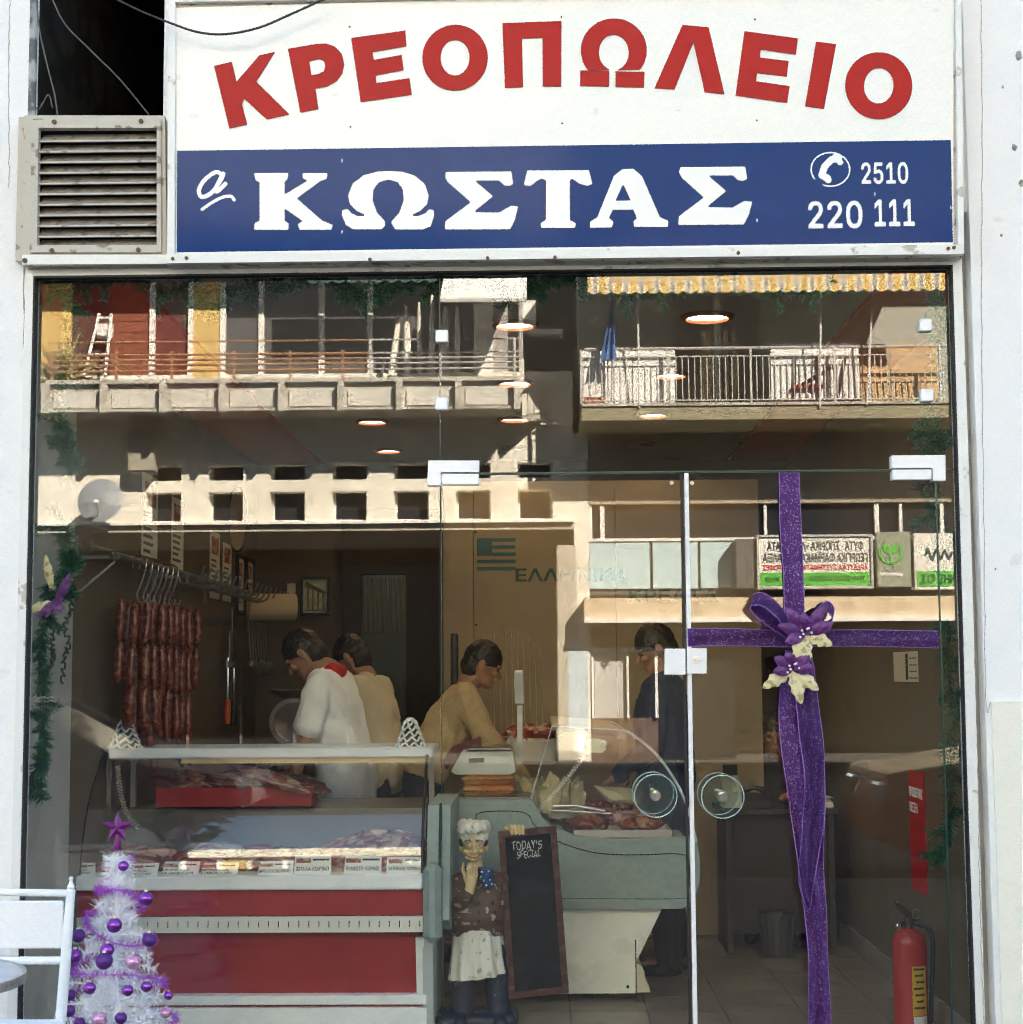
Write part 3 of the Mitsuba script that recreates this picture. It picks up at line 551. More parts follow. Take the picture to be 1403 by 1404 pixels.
part(c1, 'slot_insert', cat([bxz(q_.bounds[0], q_.bounds[2], q_.bounds[1], q_.bounds[3], yc - .011, yc) for q_ in slots]), BLACK)  # near-black fillers standing in for the shade inside the slots
part(c1, 'lower_panel', prism_yz([(yc + .05, z3), (yc + .062, z3), (yc + .132, z4 - .002), (yc + .12, z4 - .002)], x0, x1 - .02), CRED, label='dark red lower panel sloping inwards')
part(c1, 'panel_strip', prism_yz([(yc + .035, z3 - .03), (yc + .06, z3 - .03), (yc + .13, z4 - .002), (yc + .10, z4 - .002)], x1 - .034, x1 + .002), ENAM)
part(c1, 'kick_rail', box(x0, x1 + .01, yc + .06, yc + .14, z5, z4, .004), ENAM)
part(c1, 'kick_groove', box(x0, x1, yc + .1, yc + .13, z5 - .014, z5), CRED)
part(c1, 'plinth', box(x0, x1 + .01, yc + .07, yc + .14, -.002, z5 - .014, .004), ENAM)
part(c1, 'cabinet', box(x0 + .01, x1, yc + .15, yc + .88, .05, .60), DW)
part(c1, 'deck', prism_yz([(yc + .1, .60), (yc + .88, .70), (yc + .88, .72), (yc + .1, .615)], x0, x1), M('deck_steel', (.42, .40, .37), .3, metallic=.4))
part(c1, 'step', prism_yz([(yc + .60, .70), (yc + .88, .74), (yc + .88, .93), (yc + .64, .90)], x0 + .02, x1 - .03), M('deck_dark', (.10, .09, .085), .3))
# top shelf and lamp, posts
sh0, sh1, zs0, zs1 = (-1.923, -0.478, 1.142, 1.19)
part(c1, 'top_shelf', box(sh0, sh1, 1.55, 1.98, zs0, zs1, .006), M('shelf_edge', (.62, .66, .67), .25))
part(c1, 'lamp_tray', box(sh0 + .32, sh1 - .02, 1.58, 1.66, zs0 - .022, zs0 - .001), M('lamp_glow_tint', (.75, .58, .25), .4))  # no emitter here; the yellow colour stands in for lamp light
for x in (sh0 + .03, sh1 - .03): part(c1, 'post', box(x - .012, x + .012, 1.9, 1.93, .72, zs0), RAIL)
# curved front glass
prof = spline([(yc + .02, za + .005), (yc + .05, .80), (yc + .14, .97), (1.545, zs0 + .01)], 16)
def curved(prof, xa, xb, flip=False):
    n = len(prof); V = np.array([(xa, y, z) for y, z in prof] + [(xb, y, z) for y, z in prof])
    Fq = np.array([[i, n + i, n + i + 1, i + 1] for i in range(n - 1)]); return meshkit.arrays((V, Fq))[:2]
part(c1, 'front_glass', curved(prof, x0 + .012, x1 - .004), CGLASS, True, label='curved front glass')
part(c1, 'glass_edge', tube([(x0 + .012, y, z) for y, z in prof], .0055, 6), SEAL); part(c1, 'glass_edge', tube([(x1 - .004, y, z) for y, z in prof], .0065, 6), SEAL)
side = [(x0 + .013, y, z) for y, z in prof] + [(x0 + .013, 1.98, zs0), (x0 + .013, 1.98, .73), (x0 + .013, yc + .1, .62)]
sp = Polygon([(p[1], p[2]) for p in side])
sm = trimesh.creation.triangulate_polygon(sp, engine='earcut')
part(c1, 'side_glass', trimesh.Trimesh(np.stack([np.full(len(sm[0]), x0 + .014), sm[0][:, 0], sm[0][:, 1]], 1), sm[1], process=False), CGLASS)
# right end cheek in sage green plastic
xe0, xe1 = -0.497, -0.418
part(c1, 'end_bumper', box(xe0, xe1, yc - .06, yc + .06, 0.395, 0.722, .028), SAGE, 30)
part(c1, 'end_panel', prism_yz([(yc - .02, z3 + .05), (yc + .06, za + .03), (yc + .07, .80), (yc + .13, .95), (yc + .85, .95), (yc + .88, z3), (yc + .2, z3 - .02)], xe0 + .01, xe1 + .028), SAGE)
part(c1, 'end_groove', tube([(xe1 - .012, y, z) for y, z in spline([(yc - .01, za - .02), (yc + .035, .8), (yc + .1, .96)], 10)], .006, 6), SEAL)
part(c1, 'end_foot', prism_yz([(yc + .04, z3 - .02), (yc + .86, z3 - .02), (yc + .86, -.003), (yc + .09, -.003)], xe0 - .008, xe0 + .035), M('foot_grey', (.40, .45, .45), .5))

# meat on the deck
MEAT = M('red_meat', spots((.22, .035, .028), (.48, .30, .24), 13.0, .50, .58, .85), .22, specular=.7, clearcoat=.6)
PORK = M('pork_meat', spots((.28, .045, .035), (.48, .28, .21), 11.0, .48, .56, .9), .22, specular=.7, clearcoat=.6)
FAT = M('pale_fat', spots((.48, .33, .25), (.30, .09, .065), 18.0, .45, .55, .9), .22, specular=.7, clearcoat=.6)
TRAY = M('red_tray', (.36, .025, .02), .3)
BROWN = M('cured_meat', spots((.12, .03, .02), (.30, .14, .09), 20.0, .5, .6, .8), .22, specular=.7, clearcoat=.6)
STEELT = M('tray_steel', (.62, .60, .57), .25, metallic=.6)
n = 0

tw = (x1 - x0 - .1) / 5
for i in range(5):
    xa = x0 + .06 + i * tw
    tr = thing('meat_tray', '%s steel tray from the left on the lower deck of the meat counter' % words[i], 'tray')
    part(tr, 'pan', prism_yz([(yc + .14, .622), (yc + .58, .682), (yc + .58, .70), (yc + .57, .70), (yc + .57, .689), (yc + .15, .632), (yc + .15, .645), (yc + .14, .645)], xa, xa + tw - .012), STEELT)
    for j in range(9):
        m_ = [PORK, MEAT, PORK, FAT, MEAT][(i + j) % 5]; n += 1
        y = yc + .17 + .045 * j + rng.uniform(-.01, .01); z = .640 + (y - yc - .15) * .135 + .02
        mm = lump((0, 0, 0), .075, (1.5, .62, .42), .35, 2.6, n, 3)
        mm = rot(rot(mm, (0, 0, 1), rng.uniform(-25, 25)), (1, 0, 0), -32)
        lab = {PORK: 'pink pork cut', MEAT: 'dark red meat cut', FAT: 'pale fatty cut'}[m_] + ', %s from the front in the %s steel tray from the left' % (words[j], words[i])
        single('meat_cut', lab, 'meat', mv(mm, (xa + tw * (.28 + .45 * rng.random()), y, z)), m_, True, {PORK: 'pork cuts', MEAT: 'red meat cuts', FAT: 'fatty cuts'}[m_] + ' on the lower deck')
# upper step: red trays with big pieces
tr = thing('red_meat_tray', 'red plastic tray holding cured joints on the upper step of the counter', 'tray')
xt0, xt1 = -1.759, -1.048
part(tr, 'tub', cat(box(xt0, xt1, 1.78, 1.80, .925, 1.0), box(xt0, xt1, 2.02, 2.04, .935, 1.0), box(xt0, xt0 + .02, 1.8, 2.02, .925, 1.0), box(xt1 - .02, xt1, 1.8, 2.02, .925, 1.0), box(xt0, xt1, 1.78, 2.04, .915, .93)), TRAY)
for i in range(12):
    n += 1; x = xt0 + .06 + (xt1 - xt0 - .1) * i / 11
    mm = rot(lump((0, 0, 0), .075, (1.45, .7, .5), .5, 3.4, n, 3), (0, 1, 0), rng.uniform(-25, 35))
    single('cured_joint', 'dark cured joint in the red tray on the upper step, %s from the left' % words[i], 'meat', mv(mm, (x, 1.88 + rng.uniform(-.04, .05), 1.0 + .03 * rng.random())), [BROWN, FAT, MEAT, BROWN][i % 4], True, 'joints heaped in the red tray')
single('long_bone_joint', 'long pale joint on the bone at the right of the red tray', 'meat', mv(rot(lump((0, 0, 0), .06, (2.6, .7, .55), .5, 4, 77, 3), (0, 1, 0), 18), (-1.227, 1.76, 1.041)), FAT, True)
# plastic-wrapped cut at the right of the lower deck
for i, s in enumerate([1.0, 1.15, 1.1, .9]):
    single('wrapped_cut', 'pale cut in clinging plastic, %s of four at the right of the lower deck' % words[i], 'meat', mv(rot(lump((0, 0, 0), .07 * s, (1.5, .6, .6), .6, 5, 200 + i, 3), (0, 1, 0), -25 + 12 * i), ([-0.89, -0.77, -0.657, -0.608][i], 1.55 + .03 * i, .75 + .02 * (i % 2))), FAT, True, 'wrapped cuts at the right of the lower deck')

# price cards standing on the ledge
CARD = M('card_white', (.80, .80, .78), .4)
INK = M('black_ink', (.03, .03, .03), .6)
cards = [(('ΣΠΑΛΑ', 'ΜΟΣΧΑΡΙ'), 'leftmost, half hidden by the white tree'), (('ΚΙΜΑΣ', 'ΜΟΣΧΑΡΙ'), 'just right of the white tree'),
   (('ΝΕΦΡΑ ΧΟΙΡ.', 'Μ.ΜΟΣΧΑΡΙ'), 'reading ΝΕΦΡΑ'), (('ΜΠΡΙΖΟΛΑ', 'Π.ΜΟΣΧΑΡΙ'), 'reading ΜΠΡΙΖΟΛΑ, left of the gap'),
   (('ΜΠΟΥΤΙ ΧΟΙΡΙΝΟ',), 'reading ΜΠΟΥΤΙ ΧΟΙΡΙΝΟ'), (('ΣΠΑΛΑ ΧΟΙΡΙΝΟ',), 'reading ΣΠΑΛΑ ΧΟΙΡΙΝΟ'),
   (('ΠΑΝΣΕΤΑ ΧΟΙΡΙΝΟ',), 'reading ΠΑΝΣΕΤΑ ΧΟΙΡΙΝΟ'), (('ΜΠΡΙΖΟΛΑ ΧΟΙΡΙΝΟ',), 'rightmost, reading ΜΠΡΙΖΟΛΑ ΧΟΙΡΙΝΟ')]
CPX = [[(-1.951, 0.726), (-1.892, 0.726), (-1.891, 0.674), (-1.959, 0.674)], [(-1.727, 0.722), (-1.619, 0.725), (-1.631, 0.671), (-1.736, 0.67)], [(-1.597, 0.73), (-1.447, 0.73), (-1.454, 0.671), (-1.612, 0.67)], [(-1.43, 0.724), (-1.281, 0.726), (-1.29, 0.671), (-1.448, 0.672)], [(-1.192, 0.729), (-1.05, 0.731), (-1.055, 0.67), (-1.204, 0.671)], [(-1.044, 0.752), (-0.891, 0.749), (-0.892, 0.673), (-1.049, 0.673)], [(-0.83, 0.751), (-0.678, 0.748), (-0.679, 0.675), (-0.839, 0.674)], [(-0.654, 0.745), (-0.508, 0.744), (-0.508, 0.676), (-0.658, 0.676)]]
for (lines, lab), q in zip(cards, CPX):
    t = thing('price_card', 'white price card on the counter ledge, %s from the left' % words[CPX.index(q)], 'price card')
    q = [(x, z - .004) for x, z in q]
    part(t, 'card', prism(q, 1.25, 1.253), CARD)
    xa, xb, z0, z1 = q[3][0] + .006, q[2][0] - .004, q[3][1], q[0][1]; hh = z1 - z0
    if len(lines) == 1: part(t, 'lettering', text(lines[0], xa + .004, xb - .004, z0 + hh * .2, z0 + hh * .42, 1.25, .0006), INK)
    else:
        for j, s in enumerate(lines): part(t, 'lettering', text(s, xa, xb - .03 + .01 * j, z0 + hh * (.34 - .24 * j), z0 + hh * (.52 - .24 * j), 1.25, .0006), INK)
    part(t, 'photo_print', prism([(xa + .004, z0 + hh * .62), (xa + (xb - xa) * .45, z0 + hh * .62), (xa + (xb - xa) * .45, z0 + hh * .86), (xa + .004, z0 + hh * .86)], 1.2494, 1.25), 'm_red_photo')
    part(t, 'header', box(xa + (xb - xa) * .5, xb - .004, 1.2494, 1.25, z0 + hh * .74, z0 + hh * .84), INK)

# zigzag iced cone trees on the counter shelf
for lab in ('left', 'right'):
    x, z = (-1.863, 1.188) if lab == 'left' else (-0.584, 1.189)
    R_, H_ = (.068, .132) if lab == 'left' else (.062, .128)
    t = thing('cone_tree', 'small dark cone tree with white zigzag icing on the %s end of the counter shelf' % lab, 'ornament')
    part(t, 'cone', lathe([(0, 0), (R_ * .92, 0), (R_ * .3, H_ * .9), (0, H_ * .93)], x, 1.62, zs1 + .001, 24), FRB, 40)
    for j in range(5):
        f = j / 5; r = R_ * (1 - f * .72) + .002
        a = np.linspace(0, 2 * np.pi, 72, endpoint=False); nz = 9 - j
        pts = np.stack([x + r * np.cos(a) * (1 - .10 * np.sin(nz * a)), 1.62 + r * np.sin(a) * (1 - .10 * np.sin(nz * a)), zs1 + .008 + f * H_ * .92 + .009 * np.sin(nz * a)], 1)
        part(t, 'icing', tube(pts, .0048, 5, True), LETW, True)
    part(t, 'icing', lathe([(0, 0), (R_ * .38, -.004), (R_ * .3, .008), (0, .014)], x, 1.62, zs1 + H_ * .9, 14), LETW, True)

def coil(ctrl, R_, r, turns, n=14):
    c = spline(ctrl, 60); s = np.r_[0, np.cumsum(np.linalg.norm(np.diff(c, axis=0), axis=1))]; N = turns * n
    t = np.linspace(0, s[-1], N); P_ = np.stack([np.interp(t, s, c[:, k]) for k in range(3)], 1)
    tg = np.gradient(P_, axis=0); tg /= np.linalg.norm(tg, axis=1, keepdims=True); u = np.cross(tg, [0, 1, 0]); u /= np.linalg.norm(u, axis=1, keepdims=True); w = np.cross(tg, u)
    a = np.linspace(0, turns * 2 * np.pi, N)[:, None]
    return tube(P_ + R_ * (np.cos(a) * u + np.sin(a) * w), r, 5)
CORD = M('coil_cord', (.60, .58, .48), .4)
single('coil_cord', 'coiled pale cord hanging inside the left end of the long counter', 'cord', coil([(x, 1.5, z) for x, z in [(-1.867,1.116),(-1.856,1.021),(-1.829,0.919),(-1.77,0.843)]], .011, .0022, 22), CORD, True)

# ---------------------------------------------------------------- counter 2, end-on
c2 = thing('serve_over_counter', 'grey-green refrigerated counter seen end-on behind the left door, with a white base', 'display counter')
y2 = 1.95
out = Polygon([(-0.386,0.924),(-0.054,0.925),(-0.023,0.895),(0.003,0.842),(0.057,0.795),(0.158,0.757),(0.293,0.74),(0.461,0.739),(0.613,0.749),(0.68,0.748),(0.717,0.722),(0.729,0.645),(0.724,0.539),(0.696,0.467),(0.645,0.427),(-0.182,0.424),(-0.35,0.501),(-0.393,0.617)])
part(c2, 'end_cheek', prism(out, y2, y2 + .09), SAGE, label='shaped grey-green end panel')
for ln in ([(-0.308,0.833),(-0.281,0.87),(-0.085,0.869),(-0.031,0.808),(0.073,0.735),(0.258,0.681),(0.46,0.673),(0.628,0.676),(0.675,0.645),(0.68,0.529)], [(0.088,0.476),(0.642,0.473),(0.669,0.5),(0.68,0.539)]):
    part(c2, 'groove', tube([(x, y2, z) for x, z in spline(ln, 50)], .0026 if len(ln) > 5 else .0015, 6), SEAL)
for (x, z) in [(0.27, 0.574), (0.648, 0.619)]:
    k = part(c2, 'bolt', cat(disc_y(x, z, .017, y2 - .006, y2 - .0005, 18), disc_y(x, z, .009, y2 - .01, y2 - .006, 14)), SAGE, 30)
part(c2, 'side_cheek', box(-0.461, -0.396, y2 - .02, y2 + .07, 0.451, 0.944, .01), SAGE)
part(c2, 'plinth', prism([(-0.149,0.424),(0.554,0.421),(0.429,0.176),(0.427,0.038),(-0.151,0.036)], 2.0, 3.4), M('plinth_white', spots((.80, .82, .76), (.66, .68, .62), 8.0, .6, .72, .5), .45), label='white tapered base')
part(c2, 'foot_trim', prism([(0.433,0.173),(0.453,0.163),(0.469,0.133),(0.472,0.097),(0.488,0.071),(0.495,0.041),(0.431,0.041)], 2.004, 2.2), M('foot_cream', (.60, .56, .42), .5))
part(c2, 'foot_seam', box(0.427, 0.432, 1.998, 2.01, 0, .28), SEAL)
part(c2, 'screw', disc_y(0.391, 0.068, .008, 1.996, 2.0, 10), SEAL)
part(c2, 'tank', prism(out.buffer(-.02), y2 + .0905, 3.6), SAGE)
gp = spline([(0.718,0.723),(0.66,0.935),(0.554,1.111),(0.43,1.22),(0.375,1.244)], 24)
yA, yB = 1.99, 3.55
part(c2, 'front_glass', trimesh.Trimesh(np.array([(x, yA, z) for x, z in gp] + [(x, yB, z) for x, z in gp]), meshkit.arrays((np.zeros((2 * len(gp), 3)), np.array([[i, len(gp) + i, len(gp) + i + 1, i + 1] for i in range(len(gp) - 1)])))[1], process=False), CGLASS, True)
part(c2, 'glass_edge', tube([(x, yA, z) for x, z in gp], .007, 6), M('bright_edge', (.62, .68, .70), .2)); part(c2, 'glass_edge', tube([(x, yB, z) for x, z in gp], .005, 6), 'm_bright_edge')  # pale colour stands in for reflections along the glass edges
eg = Polygon([(0.375,1.244),(0.554,1.111),(0.66,0.935),(0.711,0.74),(0.464,0.735),(0.294,0.739),(0.159,0.759),(0.023,0.821),(-0.027,0.901),(-0.05,0.945),(0.051,1.263)])
sm = trimesh.creation.triangulate_polygon(eg, engine='earcut')
part(c2, 'end_glass', trimesh.Trimesh(np.stack([sm[0][:, 0], np.full(len(sm[0]), 2.0), sm[0][:, 1]], 1), sm[1], process=False), CGLASS)
part(c2, 'end_glass_edge', tube([(x, 2.0, z) for x, z in [(-0.051,0.928),(0.051,1.263),(0.375,1.244)]], .003, 6), 'm_bright_edge')
part(c2, 'top_rail', prism([(0.051,1.276),(0.369,1.251),(0.402,1.227),(0.395,1.2),(0.351,1.203),(0.051,1.246)], 2.0, 3.55), M('rail_beige', (.50, .44, .33), .4))
part(c2, 'back_post', box(-0.155, -0.14, 2.6, 2.64, .9, 1.2), RAIL)
part(c2, 'deck', prism([(-0.028,0.773),(0.688,0.685),(0.687,0.662),(-0.028,0.739)], 2.05, 3.5), 'm_deck_dark')
pl = thing('suction_plate', 'pale green suction plate with two knobs stuck on the end glass of the grey-green counter', 'suction plate')
part(pl, 'plate', prism([(0.204,1.194),(0.231,1.204),(0.272,1.204),(0.299,1.194),(0.302,1.153),(0.285,1.14),(0.217,1.14),(0.2,1.16)], 1.985, 1.998, rnd=.003), M('pale_green_plastic', (.62, .66, .47), .4))
for (x, z) in [(0.21, 1.184), (0.292, 1.184)]: part(pl, 'knob', cat(disc_y(x, z, .014, 1.97, 1.985, 14), ball((x, 1.968, z), .007, 1)), LETW, 30)
single('coil_cord', 'coiled white cord slanting from the suction plate down across the end glass', 'cord', coil([(x, 1.985, z) for x, z in [(0.207,1.14),(0.162,1.073),(0.093,0.993),(0.031,0.926),(-0.014,0.872)]], .0095, .0026, 22), LETW, True)

# food inside counter 2
def tray2(lab, x0_, x1_, ya, yb_, z): 
    t = thing('food_tray', lab, 'tray'); part(t, 'pan', cat(box(x0_, x1_, ya, yb_, z, z + .008), box(x0_, x1_, ya, ya + .006, z + .008, z + .035), box(x0_, x1_, yb_ - .006, yb_, z + .008, z + .035), box(x0_, x0_ + .006, ya + .006, yb_ - .006, z + .008, z + .035), box(x1_ - .006, x1_, ya + .006, yb_ - .006, z + .008, z + .035)), STEELT); return t
xm0, xm1 = 0.031, 0.609
zt2 = 0.739
tray2('steel tray of red marinated meat nearest the end glass', xm0 + .12, xm1, 2.08, 2.4, zt2)
SPICE = M('marinated_meat', spots((.26, .05, .015), (.42, .17, .06), 24.0, .48, .58, .9), .22, specular=.7, clearcoat=.6)
for i in range(15):
    x = xm0 + .15 + i / 15 * (xm1 - xm0 - .2); y = 2.12 + rng.random() * .25
    single('marinated_piece', 'orange-red marinated piece in the tray nearest the end glass, %s from the left' % words[i], 'meat', mv(rot(lump((0, 0, 0), .052, (1.5, .8, .6), .45, 4, 300 + i, 2), (0, 0, 1), rng.uniform(0, 180)), (x, y, zt2 + .03 + .04 * math.sin((x - xm0) * 5) * rng.random() + .02)), SPICE if i % 4 else MEAT, True, 'marinated pieces in the near tray')
tr2 = tray2('long steel tray of minced meat rolls in the middle of the grey-green counter', xm0, xm1 - .1, 2.45, 2.8, zt2 + .06)
for i in range(12):
    x = xm0 + .05 + i * (xm1 - xm0 - .2) / 11
    single('meat_roll', 'brown minced meat roll in the middle tray, %s from the left' % words[i], 'meat', tube([(x, 2.48, zt2 + .10), (x + .02, 2.6, zt2 + .115), (x + .01, 2.76, zt2 + .10)], [.012, .026, .014], 10), SPICE if i % 2 else PORK, True, 'meat rolls in the middle tray')
tg = thing('tongs', 'bright steel serving tongs lying across the meat in the grey-green counter', 'tongs')
part(tg, 'arm', tube([(x, 2.2, z) for x, z in [(0.053,0.876),(0.164,0.879),(0.303,0.854)]], .008, 8), CHROME, True); part(tg, 'arm', tube([(x, 2.22, z) for x, z in [(0.032,0.857),(0.199,0.849),(0.356,0.838)]], .006, 8), CHROME, True)
wr_ = thing('paper_lining', 'crumpled pale paper lining behind the near cheek of the grey-green counter', 'paper')
g = np.random.default_rng(5); V = []; Fc = []
PX = [(-0.177, 0.904), (-0.155, 0.904), (-0.133, 0.904), (-0.112, 0.904), (-0.09, 0.904), (-0.068, 0.904), (-0.046, 0.903), (-0.025, 0.903), (-0.003, 0.903), (0.019, 0.903), (0.04, 0.903), (0.062, 0.903), (0.084, 0.903), (0.106, 0.903), (0.127, 0.903), (0.149, 0.902), (0.171, 0.902), (0.192, 0.902)]
for i, (x, z) in enumerate(PX): 
    V += [(x, 2.5 + g.uniform(-.06, .06), z - .05), (x + g.uniform(-.01, .01), 2.5 + g.uniform(-.08, .08), z + .02 + g.uniform(0, .03)), (x + g.uniform(-.02, .02), 2.5 + g.uniform(-.06, .06), z + (.06 if i % 2 else .095) + g.uniform(0, .03))]
nV = len(PX)
for i in range(nV - 1):
    for j in range(2): Fc += [[3 * i + j, 3 * i + 3 + j, 3 * i + 4 + j], [3 * i + j, 3 * i + 4 + j, 3 * i + 1 + j]]
part(wr_, 'sheet', trimesh.Trimesh(V, Fc, process=False), M('wax_paper', (.62, .56, .34), .5)); 
V2 = np.array(V) + [.02, -.12, -.02] + g.normal(0, .012, (len(V), 3))
part(wr_, 'sheet', trimesh.Trimesh(V2, Fc, process=False), 'm_wax_paper')
t = thing('paper_scrap', 'crumpled paper scrap on the meat at the right of the grey-green counter', 'paper')
V = g.normal(0, 1, (24, 3)) * [.05, .03, .03] + [0.387, 2.5, 0.898]
part(t, 'sheet', trimesh.convex.convex_hull(V), 'm_wax_paper')
mb = thing('mince_bowl', 'white tub heaped with dark red mince behind the scales', 'tub')
xq0, xq1 = -0.197, 0.093
zq = 1.165
part(mb, 'tub', box(xq0, xq1, 3.15, 3.45, zq - .14, zq, .02), M('tub_white', (.55, .52, .45), .4))
for i in range(14): part(mb, 'mince', lump((xq0 + .03 + (xq1 - xq0 - .06) * rng.random(), 3.2 + .2 * rng.random(), zq + .03 * rng.random()), .05, (1.2, 1, .8), .6, 6, 400 + i, 2), MEAT, True)
part(mb, 'mince', lump(((xq0 + xq1) / 2, 3.3, zq), .12, (1.2, .9, .45), .5, 8, 433, 3), MEAT, True)

# loaves / wrapped packs and the scales beside the counter
PACK = M('orange_pack', spots((.50, .19, .05), (.62, .35, .14), 12.0, .5, .62, .7), .22)
xk0, xk1, zk0, zk1 = (-0.382, -0.126, 0.984, 1.035)
zk2 = 0.933
part(c2, 'work_top', box(-0.407, -0.048, 2.05, 3.0, zk2 - .02, zk2), BEN)
for i, (za_, zb2, lab) in enumerate([(zk0, zk1, 'upper'), (zk2, zk0 - .002, 'lower')]):
    t = thing('wrapped_pack', '%s of two orange plastic-wrapped packs under the white scales' % lab, 'pack')
    part(t, 'pack', box(xk0, xk1, 2.1, 2.32, za_, zb2, .02), PACK, 40)
    part(t, 'band', box(xk0 + .0, xk1 - .0, 2.098, 2.1015, (za_ + zb2) / 2 - .003, (za_ + zb2) / 2 + .003), FRB)
sc_ = thing('scales', 'white shop scales with a pole display standing on the wrapped packs', 'scales')
part(sc_, 'body', prism([(-0.43,1.05),(-0.375,1.145),(-0.136,1.144),(-0.123,1.048),(-0.147,1.034),(-0.403,1.036)], 2.1, 2.36, rnd=.006), M('scale_white', (.56, .58, .52), .4))
part(sc_, 'platter', box(-0.354, -0.139, 2.08, 2.4, 1.148, 1.165, .004), CHROME)
part(sc_, 'keypad', prism([(-0.344,1.111),(-0.271,1.114),(-0.271,1.093),(-0.344,1.09)], 2.097, 2.1), SEAL)
part(sc_, 'pole', box(-0.118, -0.092, 2.44, 2.47, 1.064, 1.379), M('pole_grey', (.45, .45, .42), .35, metallic=.3))
dsp = part(sc_, 'display', box(-0.133, -0.082, 2.42, 2.48, 1.358, 1.527, .006), 'm_pole_grey')
part(dsp, 'screen', box(-0.129, -0.086, 2.417, 2.4195, 1.412, 1.513), M('grey_screen', (.40, .42, .38), .2))

# ---------------------------------------------------------------- right wall: notice and extinguisher
fs_ = thing('fire_notice', 'tall narrow red fire point notice on the right wall above the extinguisher', 'sign')
yn0, yn1 = 1.62, 1.92
z0n, z1n = .52, 1.058
part(fs_, 'plate', box(XR - .008, XR - .001, yn0, yn1, z0n, z1n), M('notice_red', (.42, .02, .025), .35))
for s, za_, zb2 in (('ΠΥΡΟΣΒΕΣΤΗΡΑΣ', .94, .985), ('ΘΕΣΗ', .87, .915)):
    m_ = text(s, 0, .27 if len(s) > 5 else .16, za_, zb2, 0, .001); v = np.array(m_.vertices)
    m_.vertices = np.stack([XR - .0085 + v[:, 1], yn1 - .012 - v[:, 0], v[:, 2]], 1); part(fs_, 'lettering', m_, LETW)
fe = thing('fire_extinguisher', 'red fire extinguisher with a yellow label standing by the right wall', 'fire extinguisher')
xf, yf = 1.522, 1.2
FRED = M('extinguisher_red', (.38, .022, .02), .25, clearcoat=.5)
part(fe, 'cylinder', lathe([(0, 0), (.06, 0), (.068, .012), (.07, .03), (.07, .385), (.062, .415), (.045, .435), (.024, .445), (0, .445)], xf, yf, .0, 28), FRED, 40)
part(fe, 'base_ring', lathe([(.055, 0), (.072, 0), (.072, .02), (.055, .02)], xf, yf, -.001, 28), FRED, 40)
part(fe, 'valve', cat(mv(trimesh.creation.cylinder(.02, .05, sections=14), (xf, yf, .465)), tube([(xf, yf, .47), (xf - .045, yf - .02, .46)], .011, 8)), M('valve_dark', (.09, .05, .04), .35, metallic=.4), 40)
part(fe, 'lever', tube(spline([(xf + .03, yf, .478), (xf, yf - .005, .50), (xf - .035, yf - .01, .53), (xf - .05, yf - .015, .56)], 12), [.013] * 6 + [.011] * 7, 8), 'm_valve_dark', True)
part(fe, 'gauge', ball((xf - .05, yf - .025, .46), .012, 2), CHROME, True)
part(fe, 'pin', tube([(xf + .03 + .018 * math.cos(a), yf - .02, .505 + .018 * math.sin(a)) for a in np.linspace(0, 2 * math.pi, 16, endpoint=False)], .0025, 5, True), RAIL)
def wrap(x, y, r, a0, a1, z0, z1, n=14):
    a = np.radians(np.linspace(a0, a1, n)); V = np.array([(x + r * math.cos(t), y + r * math.sin(t), z) for z in (z0, z1) for t in a])
    return trimesh.Trimesh(V, meshkit.arrays((V, np.array([[i, i + 1, n + i + 1, n + i] for i in range(n - 1)])))[1], process=False)
part(fe, 'label', wrap(xf, yf, .0712, -96, -40, .10, .30), M('label_yellow', (.62, .36, .03), .4)); part(fe, 'label', wrap(xf, yf, .0712, -94, -40, .03, .098), CARD)
for i in range(7): part(fe, 'label_print', wrap(xf, yf, .0716, -91 + (i % 3) * 4, -50 - 6 * (i % 2), .285 - .026 * i, .293 - .026 * i), INK)
part(fe, 'hose', tube(spline([(xf + .02, yf, .47), (xf + .09, yf - .02, .42), (xf + .085, yf - .01, .2), (xf + .08, yf, .06)], 20), .009, 8), BLACK, True)
wc = thing('wall_calendar', 'small paper calendar with a dark bottle picture on the right wall', 'calendar')
part(wc, 'sheet', box(XR - .004, XR - .001, 1.68, 2.2, 1.46, 1.60), M('calendar_tan', (.52, .44, .33), .7))
part(wc, 'bottle_print', box(XR - .0048, XR - .0042, 1.88, 1.93, 1.47, 1.59), INK)
for i in range(4): part(wc, 'grid_print', box(XR - .0048, XR - .0042, 1.70, 1.85, 1.475 + .03 * i, 1.481 + .03 * i), 'm_grey_ink')

